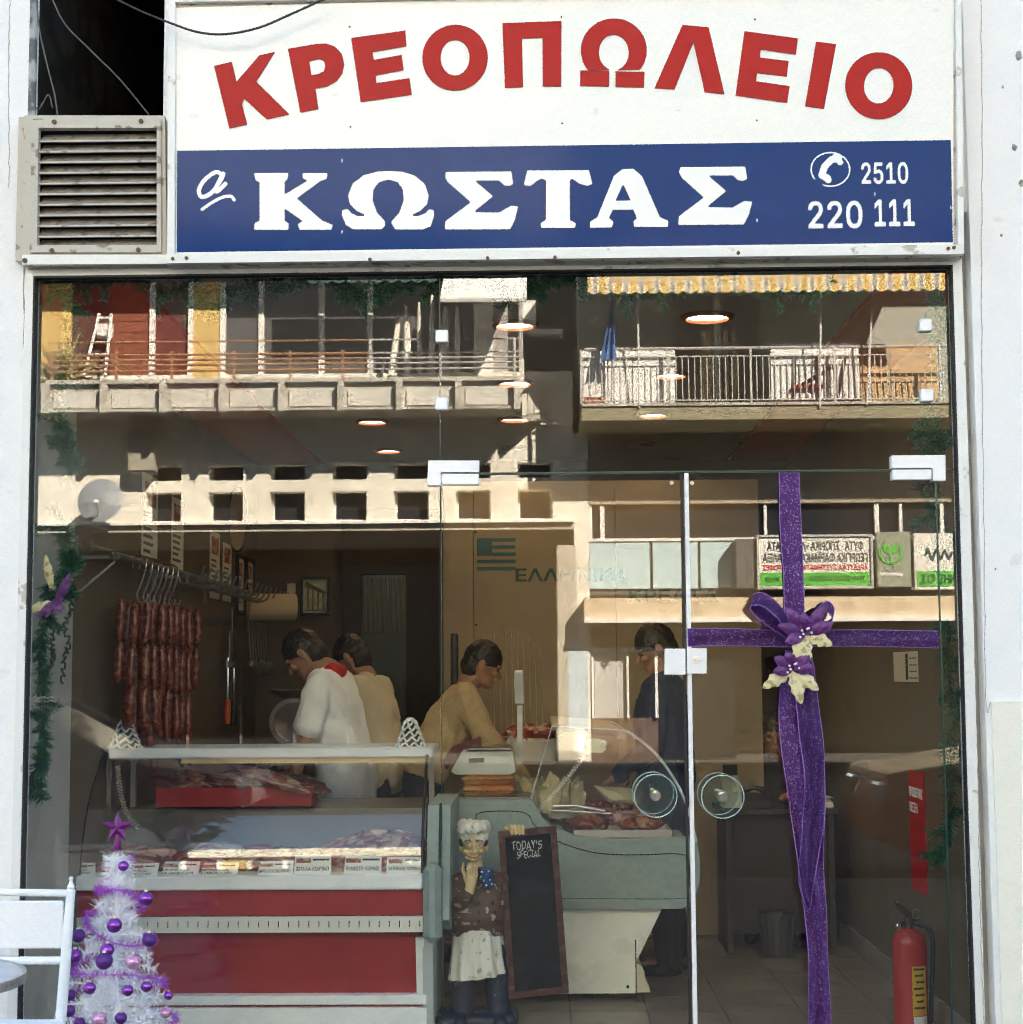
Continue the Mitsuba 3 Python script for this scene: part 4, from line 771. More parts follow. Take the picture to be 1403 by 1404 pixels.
# desk with clutter at the back right, where the seated man is
dk = thing('desk', 'dark desk with clutter at the back right of the shop', 'desk')
xk0, xk1 = 0.977, 1.601
part(dk, 'top', box(xk0, xk1, 3.3, 3.85, .74, .77, .005), DW); part(dk, 'modesty_panel', box(xk0 + .03, xk1 - .03, 3.4, 3.42, .1, .74), DW)
for x in (xk0 + .02, xk1 - .05): part(dk, 'leg', box(x, x + .03, 3.32, 3.8, 0, .74), DW)
for lab, x, w, h, m_ in (('black telephone on the dark desk', xk0 + .12, .16, .07, 'm_handle_black'), ('white cash register on the left end of the dark desk', xk0 + .02, .1, .17, 'm_tub_white'), ('stack of papers on the dark desk', xk0 + .42, .2, .05, 'm_paper_sheet')):
    nm = 'telephone' if 'tele' in lab else ('cash_register' if 'cash' in lab else 'paper_stack')
    t = thing(nm, lab, nm.replace('_', ' ')); part(t, 'base', prism_yz([(3.4, .772), (3.6, .772), (3.6, .772 + h), (3.42, .772 + h * .5)], x, x + w), m_)
    if nm == 'telephone': part(t, 'handset', tube([(x + .02, 3.5, .86), (x + .08, 3.5, .875), (x + .14, 3.5, .86)], [.018, .012, .018], 8), m_, True)
    if nm == 'cash_register': part(t, 'screen', box(x + .01, x + w - .01, 3.5, 3.51, .772 + h, .772 + h + .06), SEAL)
    if nm == 'paper_stack': part(t, 'top_sheet', rot(box(x, x + w, 3.42, 3.58, .772 + h + .001, .772 + h + .002), (0, 0, 1), 4, (x, 3.5, 0)), m_)
bn = thing('waste_bin', 'small dark ribbed waste bin under the desk', 'bin')
xb_ = 1.255
part(bn, 'tub', lathe([(0, .0), (.07, 0), (.095, .22), (.10, .23), (.09, .225), (.065, .01), (0, .01)], xb_, 3.25, 0, 20), M('bin_grey', (.06, .06, .06), .5), 30)
for i in range(5): part(bn, 'rib', tube([(xb_ - .06 + .03 * i, 3.25 - math.sqrt(.0745 ** 2 - (-.04 + .02 * i) ** 2), .02), ((xb_ - .075 + .0375 * i), 3.25 - math.sqrt(.096 ** 2 - (-.055 + .0275 * i) ** 2), .21)], .004, 5), 'm_bin_grey')

# ---------------------------------------------------------------- fir garlands inside the glass
FIR = M('fir_green', spots((.018, .085, .062), (.035, .115, .05), 30.0, .4, .6, .7), .6)
FIRD = M('fir_stem', (.02, .03, .02), .8)
def garland(lab, paths, seed):
    t = thing('fir_garland', lab, 'garland')
    for i, (pts, dens, ln) in enumerate(paths):
        c = spline([(p[0], .07 + .02 * math.sin(j * 1.9), p[1]) for j, p in enumerate(pts)], 60)
        c[:, 0] += .008 * np.sin(np.arange(len(c)) * 1.3 + i); c[:, 2] += .008 * np.sin(np.arange(len(c)) * 1.7 + i)
        L_ = np.linalg.norm(np.diff(c, axis=0), axis=1).sum()
        part(t, 'stem', tube(c, .004, 5), FIRD)
        if dens:
            part(t, 'needles', sweep_needles(c, int(L_ * dens * 1.5), ln, .0048, .6, seed + i, 1.0), FIR, kind='stuff')
            g = np.random.default_rng(seed + 50 + i)
            for j in range(int(L_ * 13)):
                k = g.integers(1, len(c) - 1); d = g.normal(0, 1, 3) * [1, .5, 1]; d /= np.linalg.norm(d); d *= g.uniform(.05, .085)
                tw_ = np.array([c[k], c[k] + d * .5, c[k] + d]); part(t, 'twig', cat(sweep_needles(tw_, int(dens * .10), ln * .8, .004, .8, seed + j * 7, .8), tube(tw_, .002, 4)), FIR)
garland('green fir garland draped along the top edge of the shop window', [
    ([(-1.811,2.939),(-1.677,2.948),(-1.569,2.953),(-1.473,2.946),(-1.422,2.924),(-1.349,2.902),(-1.279,2.912)], 1300, .036), ([(-1.279,2.912),(-1.233,2.852),(-1.171,2.829),(-1.119,2.891),(-1.047,2.937),(-0.948,2.914),(-0.819,2.942),(-0.699,2.922)], 1700, .04),
    ([(-0.712,2.922),(-0.659,2.889),(-0.579,2.878),(-0.512,2.92),(-0.366,2.93),(-0.232,2.944),(-0.126,2.895)], 1700, .042), ([(-0.126,2.846),(-0.059,2.894),(0.013,2.92),(0.188,2.94)], 1700, .042),
    ([(0.188,2.935),(0.299,2.89),(0.379,2.884),(0.445,2.889),(0.565,2.898),(0.658,2.919)], 700, .034), ([(0.658,2.924),(0.803,2.896),(0.988,2.878),(1.121,2.903),(1.391,2.917)], 800, .032)], 100)
garland('green fir garland hanging down the left edge of the shop window', [
    ([(-1.747,2.944),(-1.724,2.884),(-1.7,2.775),(-1.719,2.64),(-1.755,2.533),(-1.769,2.474)], 1300, .038), ([(-1.769,2.474),(-1.731,2.398),(-1.702,2.305),(-1.68,2.264)], 1500, .04), ([(-1.729,2.066),(-1.712,1.986),(-1.7,1.907),(-1.714,1.828),(-1.687,1.802)], 1600, .042),
    ([(-1.773,1.842),(-1.781,1.71),(-1.794,1.58),(-1.776,1.476),(-1.789,1.359),(-1.776,1.242),(-1.796,1.165),(-1.783,1.075)], 1700, .038), ([(-1.698,1.81),(-1.692,1.749),(-1.704,1.697),(-1.692,1.618),(-1.715,1.566),(-1.713,1.488)], 0, .02), ([(-1.754,1.684),(-1.757,1.606),(-1.746,1.566),(-1.766,1.528),(-1.781,1.489)], 0, .02)], 200)
garland('green fir garland hanging down the right edge of the shop window', [
    ([(1.459,2.922),(1.447,2.852),(1.46,2.771),(1.442,2.69),(1.454,2.583),(1.425,2.464)], 1500, .042), ([(1.425,2.464),(1.396,2.384),(1.431,2.318),(1.413,2.26)], 1500, .042), ([(1.411,2.186),(1.423,2.08),(1.441,1.975),(1.419,1.918),(1.447,1.818)], 1500, .04),
    ([(1.453,1.688),(1.454,1.559),(1.46,1.404),(1.451,1.276),(1.437,1.174),(1.449,1.072),(1.431,0.97),(1.418,0.894),(1.391,0.839)], 1500, .036)], 300)

def strip(ctrl, y, wob=.006, n=60, seed=0, folds=2.0, cols=9):
    """a ribbon: control points (x, z, width) down its length, gently folded across its width"""
    c = spline([(a, b, w) for a, b, w in ctrl], n); N = len(c); g = np.random.default_rng(seed); V = []
    t = np.gradient(c[:, :2], axis=0); t /= np.linalg.norm(t, axis=1, keepdims=True); nx = np.stack([t[:, 1], -t[:, 0]], 1); ph = g.uniform(0, 6)
    for i in range(N):
        for j in range(cols):
            f = j / (cols - 1) - .5
            yy = y - wob * (math.sin(folds * 6.28 * f + ph + i * .09) + .6 * math.sin(i * .35 + f * 3 + ph)) 
            V.append((c[i, 0] + nx[i, 0] * f * c[i, 2], yy, c[i, 1] + nx[i, 1] * f * c[i, 2]))
    Fq = np.array([[i * cols + j, i * cols + j + 1, (i + 1) * cols + j + 1, (i + 1) * cols + j] for i in range(N - 1) for j in range(cols - 1)])
    return trimesh.Trimesh(V, meshkit.arrays((np.array(V), Fq))[1], process=False)
def glit(base, dots, f, lo):
    def fn(p, n, uv):
        r = cell_rand(dr.floor(p.x * f + 3 * noise(p.z * 60, p.x * 60)), dr.floor(p.z * f + 3 * noise(p.x * 60, p.z * 60, 4)), dr.floor(p.y * f * .5)) - .09 * noise(p.x * 45, p.z * 45, p.y * 40)
        r2 = cell_rand(dr.floor(p.x * f + 9), dr.floor(p.z * f), 5)
        return dr.select(r > lo, mi.Color3f(dots) * (.6 + .8 * r2), mix(base, (base[0] * .55, base[1] * .55, base[2] * .6), fbm(p.x * 30, p.z * 22, p.y * 20, 3)))
    return proc(fn)
scene['m_organza'] = {'type': 'principledthin', 'base_color': glit((.19, .065, .33), (.62, .46, .78), 330.0, .86), 'roughness': .45, 'spec_trans': .34, 'diff_trans': .6, 'eta': 1.3}
ORG = 'm_organza'
scene['m_sheer'] = {'type': 'principledthin', 'base_color': glit((.21, .085, .36), (.6, .44, .76), 360.0, .88), 'roughness': .4, 'spec_trans': .6, 'diff_trans': .6, 'eta': 1.2}
PWIRE = M('ribbon_wire', (.32, .16, .45), .35)
rb = thing('gift_ribbon', 'sparkling purple organza gift ribbon and bow tied round the right glass door', 'ribbon')
def ribbon(nm, ctrl, y, wob, seed, folds=1.0, sheer=False, wire=True):
    s = strip(ctrl, y, wob, 70, seed, folds); k = part(rb, nm, s, 'm_sheer' if sheer else ORG, True)
    if wire:
        v = s.vertices.reshape(-1, 9, 3); part(k, 'wire', cat(tube(v[:, 0], .0014, 4), tube(v[:, -1], .0014, 4)), PWIRE)
W_ = lambda px: px / 387.0
ribbon('vertical_band', [(0.887, 2.214, W_(27)), (0.888, 2.025, W_(29)), (0.895, 1.844, W_(27)), (0.895, 1.638, W_(28))], -.016, .003, 1, 1.0)
ribbon('horizontal_band', [(0.518, 1.63, W_(24)), (0.665, 1.63, W_(23)), (0.882, 1.623, W_(22)), (1.125, 1.624, W_(22)), (1.398, 1.617, W_(23))], -.02, .004, 2, 1.0, True)
# bow loops: rings of ribbon standing off the glass
def loop(nm, pts, w, y, seed):
    c = spline([(x, y_, z) for (x, z), y_ in zip(pts, y)], 40); N = len(c); V = []
    for i in range(N):
        for j in range(5):
            f = j / 4 - .5; V.append((c[i, 0] + .25 * f * w, c[i, 1] + f * w * .8, c[i, 2] + f * w * .6))
    Fq = np.array([[i * 5 + j, i * 5 + j + 1, (i + 1) * 5 + j + 1, (i + 1) * 5 + j] for i in range(N - 1) for j in range(4)])
    k = part(rb, nm, trimesh.Trimesh(V, meshkit.arrays((np.array(V), Fq))[1], process=False), 'm_sheer', True)
    v = np.array(V).reshape(N, 5, 3); part(k, 'wire', cat(tube(v[:, 0], .0015, 4), tube(v[:, -1], .0015, 4)), PWIRE)
loop('bow_loop', [(0.893,1.632),(0.823,1.673),(0.763,1.719),(0.738,1.755),(0.779,1.757),(0.829,1.714),(0.863,1.663),(0.898,1.627)], .075, [-.05, -.06, -.07, -.08, -.10, -.10, -.08, -.05], 1)
loop('bow_loop', [(0.903,1.632),(0.945,1.688),(0.992,1.733),(1.017,1.712),(1.006,1.672),(0.954,1.642),(0.908,1.627)], .065, [-.05, -.06, -.08, -.09, -.10, -.08, -.05], 2)
ribbon('tail', [(0.895, 1.582, W_(30)), (0.894, 1.409, W_(48)), (0.902, 1.232, W_(52)), (0.916, 1.057, W_(46)), (0.924, 0.857, W_(36)), (0.939, 0.659, W_(29)), (0.945, 0.487, W_(28)), (0.945, 0.267, W_(29))], -.06, .018, 5, 1.7)
ribbon('tail', [(0.908, 1.561, W_(26)), (0.924, 1.359, W_(32)), (0.939, 1.158, W_(28)), (0.93, 0.983, W_(26)), (0.906, 0.809, W_(20)), (0.909, 0.71, W_(8))], -.095, .014, 8, 1.3, True)
# poinsettia petals and gilded leaves on the bow
def leaf(base, ang, L_, w, y, curl, serr=0.0, seed=0):
    g = np.random.default_rng(seed); n = 9; V = []; a = math.radians(ang); d = np.array([math.cos(a), 0, math.sin(a)]); s = np.array([-d[2], 0, d[0]])
    for i in range(n):
        t = i / (n - 1); hw = w * math.sin(math.pi * min(.97, .08 + .9 * t)) ** .8 * (1 + serr * (1 if i % 2 else -1) * .5)
        c = np.array([base[0], y, base[1]]) + d * L_ * t + np.array([0, -curl * math.sin(2.2 * t), 0])
        for f in (-1, -.5, 0, .5, 1): V.append(c + s * hw * f + np.array([0, .3 * hw * abs(f) - .02 * g.normal() * w, 0]))
    V = np.array(V); Fq = np.array([[i * 5 + j, i * 5 + j + 1, (i + 1) * 5 + j + 1, (i + 1) * 5 + j] for i in range(n - 1) for j in range(4)])
    return trimesh.Trimesh(V, meshkit.arrays((V, Fq))[1], process=False)
PETAL = M('purple_petal', spots((.085, .012, .115), (.16, .04, .20), 60.0, .5, .6, .8), .5)
GOLD = M('gilded_leaf', spots((.62, .54, .30), (.30, .24, .10), 55.0, .52, .62, .9), .4)
BEAD = M('pearl_bead', (.8, .75, .8), .2)
fl_ = thing('ribbon_flower', 'two purple poinsettias with gilded leaves fixed on the bow of the ribbon', 'artificial flower')
for (x, z), ps, gs, sd in (((0.915, 1.641), [(128, .11), (95, .07), (52, .12), (20, .10), (165, .10), (205, .08)], [(246, .10), (268, .125), (335, .10)], 1), ((0.869, 1.52), [(150, .075), (110, .06), (35, .07), (0, .075), (190, .07)], [(213, .125), (282, .125), (318, .115)], 9)):
    for i, (a, L_) in enumerate(ps): part(fl_, 'petal', leaf((x, z), a, L_, .022, -.115, .03, .1, sd + i), PETAL, True)
    for i, (a, L_) in enumerate(gs): part(fl_, 'gilded_leaf', leaf((x, z), a, L_, .024, -.11, .022, .35, sd + 20 + i), GOLD, True)
    for i in range(6): part(fl_, 'bead', ball((x + .02 * math.cos(i), -.135, z + .016 * math.sin(i * 1.7)), .0045, 1), BEAD, True)
fl2 = thing('garland_flower', 'purple flower with gilded leaves tucked into the left garland', 'artificial flower')
x, z = -1.728, 1.782
for i, (a, L_) in enumerate([(62, .105), (48, .08), (225, .09), (240, .075), (250, .05), (290, .05)]): part(fl2, 'petal', leaf((x, z), a, L_, .014, .035, .02, .1, 40 + i), PETAL, True)
for i, (a, L_) in enumerate([(100, .12), (200, .11)]): part(fl2, 'gilded_leaf', leaf((x - .02, z - .01 + .05 * (a == 100)), a, L_, .016, .03, .015, .3, 60 + i), GOLD, True)

# ---------------------------------------------------------------- white tinsel tree outside the window
TIN = M('white_tinsel', (.80, .80, .82), .35)
PTIN = M('purple_tinsel', (.40, .09, .52), .3, metallic=.3)
tx, ty = -1.375, -.45
tree = thing('christmas_tree', 'white tinsel Christmas tree standing on the pavement at the lower left, before the counter', 'Christmas tree')
part(tree, 'trunk', tube([(tx, ty, -.01), (tx, ty, .9)], [.016, .006], 8), TIN)
part(tree, 'inner_tinsel', sweep_needles(np.array([(tx, ty, .06), (tx, ty, .5), (tx, ty, .92)]), 1500, .06, .0028, .25, 77), TIN, kind='stuff')
part(tree, 'stand', cat(*[tube([(tx, ty, .05), (tx + .13 * math.cos(a), ty + .13 * math.sin(a), -.005)], .009, 6) for a in (.4, 1.97, 3.54, 5.1)]), DARK)
def trad(z): return .012 + .285 * (.965 - z) / .965
nb = 0
for lv in range(15):
    z = .13 + lv * .053; R_ = trad(z); cnt = max(4, int(13 * R_ / .25))
    for j in range(cnt):
        a = 6.283 * j / cnt + lv * 1.1 + rng.uniform(-.2, .2); nb += 1
        r = R_ * rng.uniform(.82, 1.06); tip = (tx + r * math.cos(a), ty + r * math.sin(a), z + rng.uniform(-.015, .03)); mid = (tx + r * .55 * math.cos(a), ty + r * .55 * math.sin(a), z + .02)
        pth = spline([(tx, ty, z + .015), mid, tip], 8)
        part(tree, 'branch', cat(sweep_needles(pth[2:], int(110 * (.45 + r / .3)), .033, .0026, .35, nb), tube(pth, .0025, 4)), TIN)
for j in range(5):
    a = j * 1.256; part(tree, 'branch', sweep_needles(np.array([(tx, ty, .88), (tx + .03 * math.cos(a), ty + .03 * math.sin(a), .925)]), 60, .03, .0026, .3, 900 + j), TIN)
a = np.linspace(.4, 6 * 2 * math.pi + .4, 260); z = np.linspace(.90, .14, 260)
sp_ = np.stack([tx + (np.vectorize(trad)(z) + .012) * np.cos(a), ty + (np.vectorize(trad)(z) + .012) * np.sin(a), z + .02 * np.sin(a * 1.5)], 1)
single('tinsel_garland', 'purple tinsel garland wound round the white tree', 'tinsel garland', cat(sweep_needles(sp_, 4200, .021, .0024, .2, 5), tube(sp_, .002, 4)), PTIN)
BP = M('bauble_purple', (.26, .05, .40), .06, metallic=.85, clearcoat=1.0)
BM = M('bauble_matt', (.10, .025, .20), .45, metallic=.4)
BK = M('bauble_pink', spots((.60, .26, .48), (.80, .55, .68), 90.0, .5, .6, .8), .25, metallic=.5)
CAPM = M('bauble_cap', (.6, .55, .5), .3, metallic=.8)
bs = [
  (-1.34, 0.902, -0.52, 0.0168, 'p', 'shiny purple bauble nearest the top of the white tree'),
  (-1.257, 0.804, -0.56, 0.023, 'p', 'shiny purple bauble at the right edge of the tree level with the red front panel'),
  (-1.341, 0.73, -0.62, 0.0235, 'p', 'large shiny violet bauble mid-tree at the height of the slotted rail'),
  (-1.472, 0.688, -0.55, 0.022, 'm', 'matt dark purple bauble, highest of those beside the chair post'),
  (-1.24, 0.679, -0.58, 0.0225, 'm', 'matt purple bauble at the right edge of the tree, just below the slotted rail'),
  (-1.469, 0.633, -0.6, 0.0225, 'p', 'shiny pinkish purple bauble at the left edge of the tree beside the chair post'),
  (-1.358, 0.657, -0.64, 0.0225, 'p', 'shiny purple bauble touching the matt one below it in the middle of the tree'),
  (-1.361, 0.627, -0.66, 0.0265, 'm', 'large matt purple bauble hanging under a shiny one in the middle of the tree'),
  (-1.277, 0.621, -0.64, 0.024, 'k', 'glittering pink bauble right of the pair in the middle of the tree'),
  (-1.402, 0.547, -0.67, 0.019, 'p', 'shiny bauble by itself left of centre in the lower part of the tree'),
  (-1.279, 0.543, -0.69, 0.0175, 'p', 'small shiny purple bauble right of centre in the lower part of the tree'),
  (-1.228, 0.549, -0.66, 0.0175, 'p', 'small shiny purple bauble at the right of the lower part of the tree, beside another'),
  (-1.19, 0.496, -0.52, 0.0145, 'p', 'smallest purple bauble, at the tip of the lower right branch of the tree'),
  (-1.482, 0.514, -0.6, 0.018, 'm', 'matt purple bauble half behind the chair post'),
  (-1.478, 0.469, -0.62, 0.019, 'm', 'matt purple bauble lowest beside the chair post'),
  (-1.361, 0.46, -0.71, 0.0235, 'k', 'glittering pink bauble at the bottom edge of the picture'),
  (-1.294, 0.464, -0.71, 0.0185, 'm', 'matt dark purple bauble right of the pink one at the bottom edge'),
  (-1.192, 0.448, -0.55, 0.0168, 'k', 'pinkish silver bauble at the lower right edge of the tree'),
  (-1.429, 0.443, -0.68, 0.018, 'm', 'matt dark bauble cut by the bottom edge of the picture')]
for x, z, y, r, k_, lab in bs:
    t = thing('bauble', lab, 'bauble')
    part(t, 'ball', ball((x, y, z), r, 3), {'p': BP, 'm': BM, 'k': BK}[k_], True)
    part(t, 'cap', lathe([(0, 0), (r * .3, 0), (r * .26, r * .3), (0, r * .3)], x, y, z + r * .93, 10), CAPM, 30)
st = thing('tree_star', 'glittering dark magenta star on top of the white tree', 'star')
x, z = -1.378, 1.005
sp_ = [(x + (.055 if i % 2 == 0 else .022) * math.sin(i * math.pi / 5), z + .012 + (.055 if i % 2 == 0 else .022) * math.cos(i * math.pi / 5)) for i in range(10)]
V = [(a, ty, b) for a, b in sp_] + [(x, ty - .014, z + .012), (x, ty + .014, z + .012)]
part(st, 'star', trimesh.Trimesh(V, [[10, (i + 1) % 10, i] for i in range(10)] + [[11, i, (i + 1) % 10] for i in range(10)], process=False), M('magenta_glitter', glit((.16, .005, .14), (.40, .05, .36), 500.0, .9), .4))
part(st, 'socket', tube([(x, ty, z - .06), (x, ty, z - .01)], [.014, .008], 8), 'm_magenta_glitter', True)

# ---------------------------------------------------------------- white chair and round table at the lower left
CHW = M('chair_white', spots((.80, .81, .82), (.66, .66, .66), 12.0, .66, .76, .4), .4)
ch = thing('chair', 'white painted wooden chair at the lower left, turned towards the table', 'chair')
yc_ = -.72
xpr, xpl = -1.466, -1.466 - .42
for xp in (xpl, xpr):
    xt = xp + (.008 if xp == xpr else -.008)
    po = part(ch, 'post', cat(tube([(xp - .03, yc_ + .05, -.005), (xp - .012, yc_, .43), (xp, yc_, .62), (xt, yc_ + .02, .845)], [.014, .0165, .0165, .0135], 10)), CHW, 40)
    part(po, 'finial', lathe([(0, 0), (.0125, 0), (.014, .004), (.010, .010), (.012, .016), (.006, .028), (.0045, .034), (.007, .038), (.0065, .045), (0, .048)], xt, yc_ + .02, .843, 16), CHW, 40)
part(ch, 'crest_rail', tube([(xpl, yc_ + .015, 0.84), ((xpl + xpr) / 2, yc_ + .03, 0.842), (xpr, yc_ + .015, 0.84)], .0115, 10), CHW, 40)
part(ch, 'back_panel', box(xpl + .012, xpr - .012, yc_ + .003, yc_ + .018, 0.674, 0.818, .004), CHW)
part(ch, 'lower_rail', tube([(xpl, yc_, 0.639), (xpr, yc_, 0.639)], .0125, 10), CHW, 40)
part(ch, 'seat', box(xpl - .03, xpr + .005, yc_ - .40, yc_ + .0, .437, .465, .012), CHW)
for xp in (xpl, xpr - .02):
    part(ch, 'leg', tube([(xp + .0, yc_ - .37, .44), (xp, yc_ - .38, -.005)], [.019, .013], 10), CHW, 40)
    part(ch, 'stretcher', tube([(xp, yc_ - .36, .2), (xp - .005, yc_ + .0, .2)], .009, 8), CHW, 40)
tb = thing('round_table', 'round grey cafe table with a metal rim at the lower left', 'table')
xt_, yt_, zt_ = -1.335 - .31, -1.6, .742
part(tb, 'top', lathe([(0, 0), (.302, 0), (.302, .018), (0, .018)], xt_, yt_, zt_ - .018, 64), M('table_grey', spots((.42, .43, .47), (.36, .37, .41), 10.0, .5, .65, .6), .3), 40)
part(tb, 'rim', lathe([(.302, -.022), (.311, -.022), (.313, .0), (.311, .003), (.302, .003), (.302, -.022)], xt_, yt_, zt_, 64), M('rim_metal', spots((.45, .45, .45), (.30, .29, .28), 60.0, .55, .65, .6), .35, metallic=.7), 40)
part(tb, 'pedestal', tube([(xt_, yt_, -.02), (xt_, yt_, zt_ - .018)], .03, 14), 'm_rim_metal', 40)
part(tb, 'foot', lathe([(0, 0), (.21, 0), (.2, .02), (.05, .04), (0, .04)], xt_, yt_, -.012, 32), 'm_rim_metal', 40)

# ---------------------------------------------------------------- organic meshes from hulls of spheres
def sph(p, r, n=16): return m3.Manifold.sphere(r, n).translate([float(v) for v in p])
def bone(a, ra, b, rb, n=16): return m3.Manifold.batch_hull([sph(a, ra, n), sph(b, rb, n)])
def blob(ps, n=16): return m3.Manifold.batch_hull([sph(p, r, n) for p, r in ps])
def esph(c, s, n=24): return m3.Manifold.sphere(1.0, n).scale([float(v) for v in s]).translate([float(v) for v in c])
def union(ms): return m3.Manifold.batch_boolean(ms, m3.OpType.Add)
def organic(ms, L_=.02, it=8, amp=0.0, freq=20, seed=0):
    m = union(ms) if isinstance(ms, list) else ms
    m = m.refine_to_length(L_); a = m.to_mesh(); t = trimesh.Trimesh(a.vert_properties[:, :3], a.tri_verts, process=True)
    if it: trimesh.smoothing.filter_taubin(t, iterations=it)
    if amp:
        n_ = t.vertex_normals; k = (meshkit.fbm(np.array(t.vertices) * freq * [1, 1, .55] + seed, 3, seed) - .5) * 2
        if freq < 15: k = .5 - 2.2 * np.abs(k)      # cloth: sharp ridged folds
        t.vertices = t.vertices + n_ * (k * amp)[:, None]
    return t
def turn(m, deg, loc):
    return mv(rot(m, (0, 0, 1), deg), loc)

# ---------------------------------------------------------------- chef figurine and chalkboard
cf = thing('chef_figurine', 'weathered figurine of a smiling chef, hand at his chin, beside the chalkboard', 'statue')
cx, cy = -0.281, 1.46
q = 1 / 311.0
def cp(px, py, dy=0.0): return ((px - 655) * q, dy, (1394 - py) * q)
JK = M('figurine_brown', spots((.085, .045, .028), (.40, .36, .30), 38.0, .66, .70, .8), .6)
CF = M('figurine_skin', spots((.62, .48, .26), (.50, .28, .14), 30.0, .55, .70, .7), .5)
CW = M('figurine_white', spots((.68, .67, .60), (.30, .28, .22), 40.0, .64, .70, .8), .6)
CN = M('figurine_navy', spots((.018, .024, .045), (.22, .22, .22), 36.0, .69, .72, .7), .5)
CB = M('figurine_scarf', (.02, .06, .16), .5)
at_ = (cx, cy, 0)
part(cf, 'base', mv(organic([blob([((-.16, -.05, .03), .03), ((.14, -.05, .03), .03), ((-.15, .12, .03), .03), ((.14, .12, .03), .03)])], .02, 3, .012, 30, 3), at_), CN, 30)
part(cf, 'trousers', mv(organic([bone(cp(636, 1320), .06, cp(634, 1378), .045), bone(cp(680, 1320), .058, cp(682, 1376), .045), blob([(cp(640, 1300), .07), (cp(672, 1300), .07)]), bone(cp(634, 1380, -.01), .036, cp(632, 1386, -.08), .03), bone(cp(682, 1380, -.01), .036, cp(686, 1386, -.08), .03)], .015, 5, .004, 40, 2), at_), CN, True)
n = 64; V = []
for i, (zz, rx, ry) in enumerate([(.415, .100, .085), (.36, .108, .098), (.30, .114, .108), (.24, .118, .114), (.215, .120, .117)]):
    for j in range(n):
        a = math.pi + 6.283 * j / n * .72 - .45 - 0.0; k = 1 + (.02 + .018 * i) * math.sin(a * 11 + math.sin(i) * .8) + .012 * math.sin(a * 23)
        dz = -.022 * (a - 4.7) * (i > 2) * -.6
        V.append((rx * k * math.cos(a), ry * k * math.sin(a), zz + dz - .02 * math.exp(-((a - 4.7) * 2) ** 2) * (i in (1, 2))))
ap = trimesh.Trimesh(V, meshkit.arrays((np.array(V), np.array([[i * n + j, i * n + j + 1, (i + 1) * n + j + 1, (i + 1) * n + j] for i in range(4) for j in range(n - 1)])))[1], process=False)
ap2 = ap.copy(); ap2.vertices = ap2.vertices * [.96, .96, 1]; ap2.invert()
part(cf, 'apron', mv(cat(ap, ap2), at_), CW, False)
jk = [blob([(cp(634, 1206), .05), (cp(676, 1206), .05), (cp(642, 1248, -.02), .078), (cp(668, 1248, -.02), .078)]), blob([(cp(640, 1262, -.01), .07), (cp(670, 1262, -.01), .07)]),
      bone(cp(630, 1206), .045, cp(622, 1240, -.05), .038), bone(cp(622, 1240, -.05), .038, cp(643, 1218, -.125), .028), bone(cp(678, 1204), .042, cp(697, 1195, .03), .035), bone(cp(697, 1195, .03), .035, cp(703, 1158, .06), .028)]
part(cf, 'jacket', mv(organic(jk, .012, 6, .004, 45, 7), at_), JK, True)
for i, (px, py) in enumerate([(676, 1228), (679, 1240), (681, 1252), (658, 1228), (658, 1240), (658, 1252)]): part(cf, 'button', mv(ball(cp(px, py, -.098 + .006 * (px > 670)), .006, 1), at_), FRB, True)
hd = [esph(cp(650, 1157), (.046, .052, .056)), blob([(cp(649, 1168, -.018), .032), (cp(650, 1174, -.026), .020)]), blob([(cp(650.5, 1155, -.05), .007), (cp(650.5, 1162, -.064), .012)], 12), blob([(cp(646, 1162, -.056), .006), (cp(655, 1162, -.056), .006)], 10), blob([(cp(641, 1170, -.047), .007), (cp(650, 1173, -.056), .008), (cp(659, 1169, -.047), .007)], 10), esph(cp(640, 1163, -.038), (.016, .014, .013)), esph(cp(660, 1162, -.038), (.016, .014, .013)), esph(cp(633, 1158), (.010, .012, .020)), esph(cp(667.5, 1158), (.010, .012, .020)), bone(cp(652, 1178), .032, cp(652, 1200), .036)]
part(cf, 'head', mv(organic(hd, .007, 4), at_), CF, True)
part(cf, 'mouth', mv(tube(spline([cp(639, 1165, -.052), cp(645, 1169, -.062), cp(651, 1170, -.067), cp(657, 1168, -.062), cp(662, 1163, -.05)], 14), .0026, 6), at_), M('figurine_lip', (.30, .09, .05), .5), True)
for px in (643, 658.5):
    e = part(cf, 'eye', mv(ball((0, 0, 0), .0062, 2, (1.1, .8, .42)), np.array(cp(px, 1154, -.0475)) + at_), LETW, True); part(e, 'pupil', mv(ball(cp(px, 1154, -.0525), .003, 1), at_), INK, True)
    part(cf, 'eyebrow', mv(tube([cp(px - 5, 1149, -.05), cp(px, 1146.5, -.053), cp(px + 4.5, 1148.5, -.05)], .0026, 5), at_), INK, True)
    c0 = cp(px, 1154, -.056); part(cf, 'spectacle_rim', mv(tube([(c0[0] + .0165 * math.cos(a), c0[1], c0[2] + .0145 * math.sin(a)) for a in np.linspace(0, 6.283, 18, endpoint=False)], .0008, 4, True), at_), M('figurine_wire', (.22, .17, .1), .4), True)
part(cf, 'hair', mv(organic([esph(cp(634, 1151, .01), (.013, .035, .026)), esph(cp(666, 1151, .01), (.012, .035, .024)), esph(cp(650, 1155, .03), (.043, .032, .045))], .01, 3, .003, 60), at_), FRB, True)
